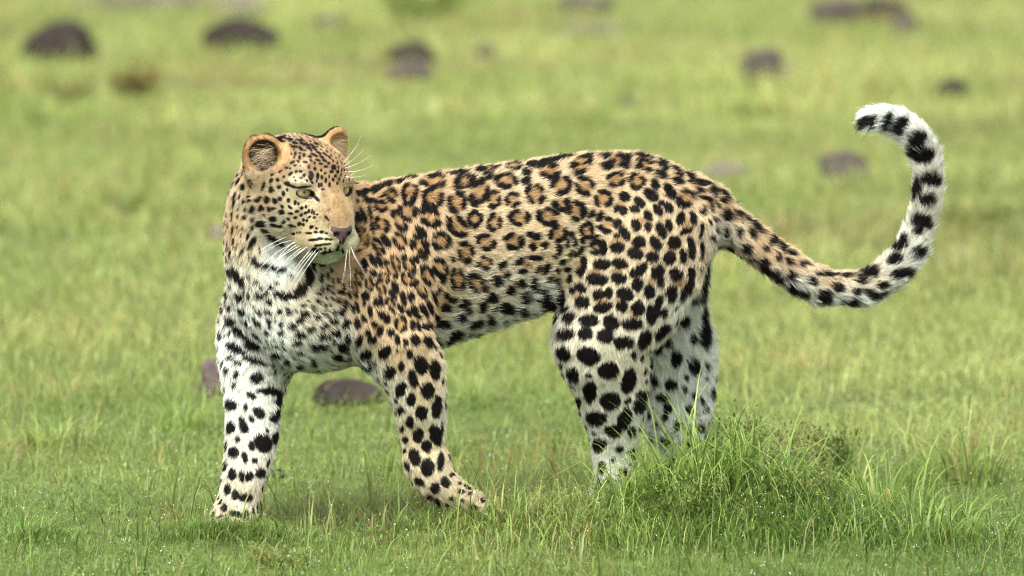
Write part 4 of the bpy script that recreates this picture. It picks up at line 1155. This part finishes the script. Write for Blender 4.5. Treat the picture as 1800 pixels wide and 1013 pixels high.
# tufts pressed round the paws
for px_, py_, n, hh_ in ((402, 942, 900, 0.065), (805, 922, 900, 0.055)):
    p_ = ground_at(px_, py_)
    Pp = np.stack([gr.normal(p_[0], 0.05, n), gr.normal(p_[1], 0.02, n), np.zeros(n)], 1); Pp[:, 2] = gz(Pp[:, 0], Pp[:, 1]) - 0.003
    col = grass_col(n, Pp)
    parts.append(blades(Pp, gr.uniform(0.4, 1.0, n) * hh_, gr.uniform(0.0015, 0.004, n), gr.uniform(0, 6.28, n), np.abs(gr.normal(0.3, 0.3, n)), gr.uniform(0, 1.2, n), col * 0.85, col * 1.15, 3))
sow(60000, None, 1.95, 1.6, 4.0, 0.03, 0.075, 0.002, 0.004, 2, wide=0.12)
sow(3500, None, 1.95, 1.6, 4.0, 0.07, 0.15, 0.0025, 0.0045, 3, wide=0.12)
sow(120000, None, 3.2, 4.0, 9.0, 0.03, 0.085, 0.0035, 0.007, 2, wide=0.25)
sow(230000, None, 4.5, 9.0, 24.0, 0.035, 0.10, 0.007, 0.015, 1, wide=0.30)
# small broad leaves lying low, and thin pale stalks
n = 34000
Y = gr.uniform(-1.0, 1.8, n); X = gr.uniform(-1.75, 1.75, n); q = np.stack([X, Y, Y * 0], 1)
k = N3(q, 3.3) + 0.5 * N1(q, 9.0) > 0.72
Pp = np.stack([X, Y, gz(X, Y)], 1)[k]; n = len(Pp)
Pp[:, 2] += gr.uniform(0.0, 0.028, n)
col = grass_col(n, Pp, 0.05) * np.array((0.85, 1.0, 1.1))
parts.append(blades(Pp, gr.uniform(0.006, 0.016, n), gr.uniform(0.003, 0.006, n), gr.uniform(0, 6.28, n), gr.uniform(0.4, 1.5, n), gr.uniform(-0.3, 0.9, n), col, col * 1.15, 2))
n = 600
X = gr.uniform(-1.7, 1.7, n); Y = gr.uniform(-0.9, 3.5, n)
Pp = np.stack([X, Y, gz(X, Y)], 1); hh = gr.uniform(0.05, 0.13, n); az = gr.uniform(0, 6.28, n); ln = np.abs(gr.normal(0.1, 0.2, n)); cl = gr.uniform(0, 0.6, n)
col = np.where(gr.random((n, 1)) < 0.4, G_D * 0.9, G_B * 0.9)
parts.append(blades(Pp, hh, np.full(n, 0.0016), az, ln, cl, col, col, 4))
for j in range(9):
    s = 0.72 + 0.033 * j
    an = ln + cl * s * s
    c = Pp + np.stack([np.cos(az) * np.sin(an), np.sin(az) * np.sin(an), np.cos(an)], 1) * (hh * s)[:, None]
    parts.append(blades(c, gr.uniform(0.006, 0.014, n), np.full(n, 0.0012), gr.uniform(0, 6.28, n), gr.uniform(0.4, 1.2, n), np.zeros(n), col * 1.1, col * 1.1, 1))
# taller growth on and round the mound
n = 9500
a_ = gr.normal(0, 1, (n, 2)) * np.array((0.19, 0.12)) + MOUND[:2] + np.array((-0.05, -0.06))
Pp = np.stack([a_[:, 0], a_[:, 1], gz(a_[:, 0], a_[:, 1]) - 0.004], 1)
col = grass_col(n, Pp, 0.06) * 1.15
BL.append((Pp, np.full(n, 0.07), np.zeros(n), np.zeros(n), np.zeros(n)))
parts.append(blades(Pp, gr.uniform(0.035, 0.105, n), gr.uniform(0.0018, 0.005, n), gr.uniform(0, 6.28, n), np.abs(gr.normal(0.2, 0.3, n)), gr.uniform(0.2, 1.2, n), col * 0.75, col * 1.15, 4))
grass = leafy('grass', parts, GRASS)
tag(grass, 'short green grass covering the whole plain', 'grass', kind='stuff')

# dew on the near blades
dp = []
for (Pp, h, az, lean, curl), cnt in zip(BL, (3000, 350, 250)):
    i = gr.integers(0, len(Pp), cnt)
    s = gr.uniform(0.45, 0.98, cnt)
    ang = lean[i] + curl[i] * s * s
    c = Pp[i].copy()
    c[:, 0] += np.cos(az[i]) * np.sin(ang) * h[i] * s; c[:, 1] += np.sin(az[i]) * np.sin(ang) * h[i] * s; c[:, 2] += np.cos(ang) * h[i] * s
    dp.append(c)
dp = np.concatenate(dp)
ib = bmesh.new(); bmesh.ops.create_icosphere(ib, subdivisions=1, radius=1.0)
iv = np.array([v.co for v in ib.verts]); it_ = np.array([[v.index for v in f.verts] for f in ib.faces]); ib.free()
rad = gr.uniform(0.0005, 0.0013, len(dp))
DV = (dp[:, None, :] + iv[None] * rad[:, None, None]).reshape(-1, 3)
DF = (np.arange(len(dp))[:, None, None] * len(iv) + it_[None]).reshape(-1, 3)
dm = mesh_np('dew', DV, DF.ravel(), np.arange(0, DF.size, 3))
m, t, b = nodes('dew_drop')
b.inputs['Base Color'].default_value = (0.9, 0.93, 0.95, 1)  # near-opaque white: the base colour stands in for the drops' sun glints
b.inputs['Roughness'].default_value = 0.03
b.inputs['IOR'].default_value = 1.33
b.inputs['Transmission Weight'].default_value = 0.1
b.inputs['Specular IOR Level'].default_value = 1.0
dm.materials.append(m)
tag(link(bpy.data.objects.new('dew', dm)), 'bright dew drops beading on the near grass blades', 'dew', kind='stuff')

# ------------------------------------------------------------------ tussocks, weeds
def tussock(px, py, n, h0, h1, w0, w1, spread, label, dry=0.03, group=None):
    p = ground_at(px, py)
    a = gr.normal(0, spread, (n, 2)) + p[:2]
    Pp = np.stack([a[:, 0], a[:, 1], gz(a[:, 0], a[:, 1]) - 0.006], 1)
    col = grass_col(n, Pp, dry) * 1.3
    az = np.arctan2(a[:, 1] - p[1], a[:, 0] - p[0]) + gr.normal(0, 0.7, n)
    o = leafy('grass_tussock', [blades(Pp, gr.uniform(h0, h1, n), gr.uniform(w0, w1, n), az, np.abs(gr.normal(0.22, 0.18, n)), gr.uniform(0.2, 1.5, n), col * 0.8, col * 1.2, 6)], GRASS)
    return tag(o, label, 'grass', group)


tussock(1165, 892, 110, 0.10, 0.25, 0.003, 0.008, 0.05, 'tall grass tussock between the camera and the near hind paw, left of the mound')
tussock(1105, 900, 80, 0.08, 0.18, 0.003, 0.006, 0.045, 'grass tussock at the left foot of the mound below the near hind leg')
tussock(1240, 890, 120, 0.14, 0.30, 0.004, 0.007, 0.045, 'tallest grass tussock, growing on the mound in front of the far hind leg')
tussock(1250, 928, 90, 0.07, 0.17, 0.003, 0.007, 0.06, 'grass tussock at the front foot of the mound, below the tallest tussock')
tussock(1318, 890, 130, 0.10, 0.25, 0.003, 0.007, 0.05, 'tall grass tussock growing on the top of the mound among the weeds')
tussock(1385, 932, 150, 0.07, 0.17, 0.003, 0.007, 0.055, 'grass tussock at the front right foot of the mound, before the brownish weed')
tussock(1540, 910, 100, 0.10, 0.20, 0.004, 0.008, 0.07, 'broad dark green grass tussock at the right foot of the mound', 0.08)
tussock(1690, 850, 120, 0.09, 0.20, 0.003, 0.006, 0.040, 'grass tussock with tan dry blades near the right edge', 0.22)
tussock(1640, 960, 90, 0.08, 0.15, 0.004, 0.007, 0.05, 'low grass tussock in the bottom right corner', 0.12)
tussock(838, 720, 40, 0.06, 0.17, 0.003, 0.005, 0.010, 'slim tuft of upright grass blades just behind the lifted near forepaw')
tussock(90, 790, 150, 0.05, 0.12, 0.003, 0.006, 0.04, 'small grass tussock left of the foremost leg near the left edge')
tussock(325, 760, 150, 0.06, 0.12, 0.003, 0.005, 0.035, 'small grass tussock just left of the foremost foreleg')
tussock(50, 950, 110, 0.05, 0.10, 0.003, 0.006, 0.035, 'low grass tussock in the bottom left corner')
tussock(880, 935, 70, 0.06, 0.13, 0.003, 0.006, 0.038, 'grass tussock beside the toes of the lifted forepaw')

WEED = leaf_mat('weed_leaf', 0.3, 0.2, 0.6)


def weed(px, py, n, h, rad_, c0, c1, label, leaf=0.0095, name='weed'):
    p = ground_at(px, py)
    root_ = tag(bpy.data.objects.new(name, None), label, 'weed'); root_.location = Vector(p); link(root_)
    SV, LP, LC = [], [], []
    stems = []
    for i in range(n):
        a = gr.uniform(0, 6.28); r = rad_ * math.sqrt(gr.random()) * 0.45
        b0 = np.array((math.cos(a) * r, math.sin(a) * r, -0.01))
        hh = h * gr.uniform(0.55, 1.05)
        out = np.array((math.cos(a), math.sin(a), 0)) * rad_ * gr.uniform(0.2, 1.0)
        pts = [b0 + (out * s ** 1.5 + np.array((0, 0, hh * s)) + gr.normal(0, 0.004, 3) * s) for s in np.linspace(0, 1, 6)]
        stems.append((pts, 0.0012))
        m_ = int(34 * hh / 0.12)
        for k in range(m_):
            s = gr.uniform(0.15, 1.0) * 5
            q = int(min(s, 4)); pos = pts[q] + (pts[q + 1] - pts[q]) * (s - q)
            LP.append(pos + gr.normal(0, 0.008, 3))
    V, F = [], []
    for pts, r0 in stems:
        o = len(V)
        for i, q in enumerate(pts):
            rr = r0 * (1 - i / 7)
            for k in range(3):
                V.append((q[0] + rr * math.cos(k * 2.094), q[1] + rr * math.sin(k * 2.094), q[2]))
        for i in range(len(pts) - 1):
            for k in range(3):
                F.append((o + i * 3 + k, o + i * 3 + (k + 1) % 3, o + i * 3 + 3 + (k + 1) % 3, o + i * 3 + 3 + k))
    sm = bpy.data.meshes.new('stems'); sm.from_pydata(V, [], F)
    set_col(sm, 'tint', np.tile(np.array(c0) * 0.9, (len(V), 1))); sm.materials.append(WEED)
    link(bpy.data.objects.new('stems', sm), root_)
    LP = np.array(LP); nl = len(LP)
    cl = np.array(c0) + (np.array(c1) - np.array(c0)) * gr.random((nl, 1)); cl *= gr.uniform(0.7, 1.2, (nl, 1))
    leafy('foliage', [blades(LP, gr.uniform(0.6, 1.4, nl) * leaf, gr.uniform(0.4, 0.8, nl) * leaf, gr.uniform(0, 6.28, nl), gr.uniform(0.2, 1.6, nl), gr.uniform(-0.5, 0.8, nl), cl, cl * 1.1, 2)], WEED, root_)
    return root_


OL0, OL1 = (0.085, 0.125, 0.025), (0.22, 0.27, 0.065)
BR0, BR1 = (0.10, 0.10, 0.030), (0.24, 0.225, 0.075)
weed(1272, 884, 70, 0.19, 0.11, OL0, OL1, 'bushy olive weed on the left of the mound beside the far hind leg')
weed(1350, 888, 80, 0.17, 0.10, BR0, BR1, 'brownish bushy weed in the middle of the mound, right of the tallest tussock')
weed(1330, 905, 26, 0.10, 0.12, OL0, OL1, 'low brown-green weed at the front of the mound')
weed(1150, 930, 90, 0.09, 0.12, OL0, OL1, 'low feathery weed in the grass below the near hind leg')
weed(1205, 902, 22, 0.11, 0.10, OL0, OL1, 'bushy light olive weed at the left of the mound, in front of the tall tussocks')
weed(1420, 900, 30, 0.10, 0.08, OL0, BR1, 'wide low olive weed at the right front of the mound')
weed(1470, 860, 40, 0.14, 0.05, OL0, OL1, 'thin upright weed at the right end of the mound')
weed(505, 1000, 40, 0.05, 0.08, BR0, OL1, 'low brown weed at the bottom edge below the foremost paw')
weed(238, 168, 30, 0.11, 0.10, BR0, (0.25, 0.17, 0.05), 'small rusty brown weed below the dark stone at upper left', 0.02)
weed(125, 178, 24, 0.08, 0.10, BR0, BR1, 'faint olive weed left of the rusty weed at upper left', 0.02)
weed(735, 32, 40, 0.12, 0.17, OL0, OL1, 'dark green weed at the top edge above the dark stone pair', 0.025)
weed(1710, 405, 30, 0.08, 0.10, BR0, OL1, 'olive weed right of the raised tail near the right edge', 0.018)
weed(220, 372, 26, 0.07, 0.07, OL0, OL1, 'small olive weed in the meadow left of the head', 0.016)
weed(1320, 205, 30, 0.05, 0.14, OL0, OL1, 'flat olive weed patch in the meadow left of the tail tip', 0.02)

# ------------------------------------------------------------------ stones
def stone(px, py, wpx, hpx, c, label, seed, depth=0.75):
    """py is the stone's base line in the photograph; wpx, hpx its width and height there"""
    p = ground_at(px, py)
    sc = np.linalg.norm(p - _C) / DIST / PXM
    rx, rz = wpx * sc / 2, hpx * sc
    bm_ = bmesh.new(); bmesh.ops.create_icosphere(bm_, subdivisions=4, radius=1.0)
    v = np.array([q.co for q in bm_.verts])
    Na, Nb = Noise3(100 + seed), Noise3(200 + seed)
    d = 1 + 0.55 * (Na(v, 1.1) - 0.5) + 0.22 * (Nb(v, 2.6) - 0.5) + 0.06 * (Na(v, 9.0) - 0.5)
    v = v * d[:, None]
    fr_ = np.random.RandomState(300 + seed)
    for _ in range(9):                       # broken faces
        g = fr_.normal(0, 1, 3); g[2] = abs(g[2]) * 0.8; g /= np.linalg.norm(g); cut = fr_.uniform(0.74, 0.98)
        o_ = v @ g
        v = v - np.clip(o_ - cut, 0, 1)[:, None] * 0.88 * g
    v = np.sign(v) * np.abs(v) ** 0.9
    v *= np.array((rx, rx * depth, rz * 0.95))
    for q, co in zip(bm_.verts, v):
        q.co = co
    for f_ in bm_.faces:
        f_.smooth = True
    m_ = bpy.data.meshes.new('stone'); bm_.to_mesh(m_); bm_.free()
    mt, t, b = nodes('stone_surface')
    c = np.array(c)
    t.links.new(ramp(t, noise(t, 9 / max(rx, 0.02) * 0.2, 8, 0.7), [(0.3, tuple(c * 0.55)), (0.5, tuple(c)), (0.72, tuple(c * 1.7))]), b.inputs['Base Color'])
    b.inputs['Roughness'].default_value = 0.95
    b.inputs['Specular IOR Level'].default_value = 0.08
    bp = t.nodes.new('ShaderNodeBump'); bp.inputs['Strength'].default_value = 0.7; bp.inputs['Distance'].default_value = rx * 0.15
    t.links.new(noise(t, 60, 6, 0.7), bp.inputs['Height']); t.links.new(bp.outputs[0], b.inputs['Normal'])
    m_.materials.append(mt)
    o = link(bpy.data.objects.new('stone', m_))
    o.location = (p[0], p[1] + rx * depth * 0.8, p[2] + rz * 0.22)
    o.rotation_euler = (0, 0, gr.uniform(-0.3, 0.3))
    return tag(o, label, 'stone', 'stones scattered over the meadow')


DK = (0.032, 0.026, 0.022); MV = (0.072, 0.060, 0.052); PL = (0.13, 0.108, 0.092)
for i, a in enumerate([
        (105, 108, 150, 58, DK, 'large dark stone at the upper left, leftmost in the meadow'),
        (420, 88, 135, 48, DK, 'dark brown stone at the top left above the leopard\'s head'),
        (722, 112, 90, 34, DK, 'blackish upper stone of the stacked pair at top centre left'),
        (724, 142, 78, 30, MV, 'pale mauve lower stone of the stacked pair at top centre left'),
        (577, 50, 62, 20, MV, 'small mauve stone at the top, between the brown stone and the stacked pair'),
        (852, 102, 42, 22, MV, 'tiny mauve stone just right of the stacked pair'),
        (1338, 142, 96, 50, MV, 'grey mauve stone above the rump at upper right'),
        (1380, 143, 50, 26, PL, 'pale low stone touching the grey mauve stone at upper right'),
        (1672, 176, 66, 34, DK, 'dark small stone right of the tail tip near the right edge'),
        (1492, 322, 108, 42, MV, 'mauve grey stone framed inside the curl of the tail'),
        (1276, 315, 84, 26, PL, 'pale flat stone just above the tail root'),
        (1472, 40, 96, 40, MV, 'mauve stone, left one of the top right cluster'),
        (1548, 38, 116, 36, DK, 'dark flat stone, middle one of the top right cluster'),
        (1590, 58, 46, 26, MV, 'small stone, lowest and rightmost of the top right cluster'),
        (250, 20, 230, 30, PL, 'long pale stone cut by the top edge at left'),
        (425, 22, 110, 22, PL, 'pale stone at the top edge above the dark brown stone'),
        (1025, 22, 120, 26, MV, 'mauve stone cut by the top edge right of centre'),
        (1040, 60, 112, 14, PL, 'faint flat pale stone below the mauve one at top centre'),
        (1106, 188, 28, 18, MV, 'tiny stone in the meadow above the middle of the back'),
        (604, 714, 132, 36, DK, 'dark smooth stone seen between the two forelegs'),
        (374, 700, 54, 58, (0.085, 0.066, 0.062), 'dark stone half hidden behind the foremost leg'),
        (384, 424, 34, 22, PL, 'small pale stone at the left side of the neck'),
        (338, 972, 46, 18, DK, 'small black stone in the grass in front of the foremost paw'),
        (484, 842, 30, 14, DK, 'small black stone right of the foremost leg')]):
    stone(a[0], a[1], a[2], a[3], a[4], a[5], i)
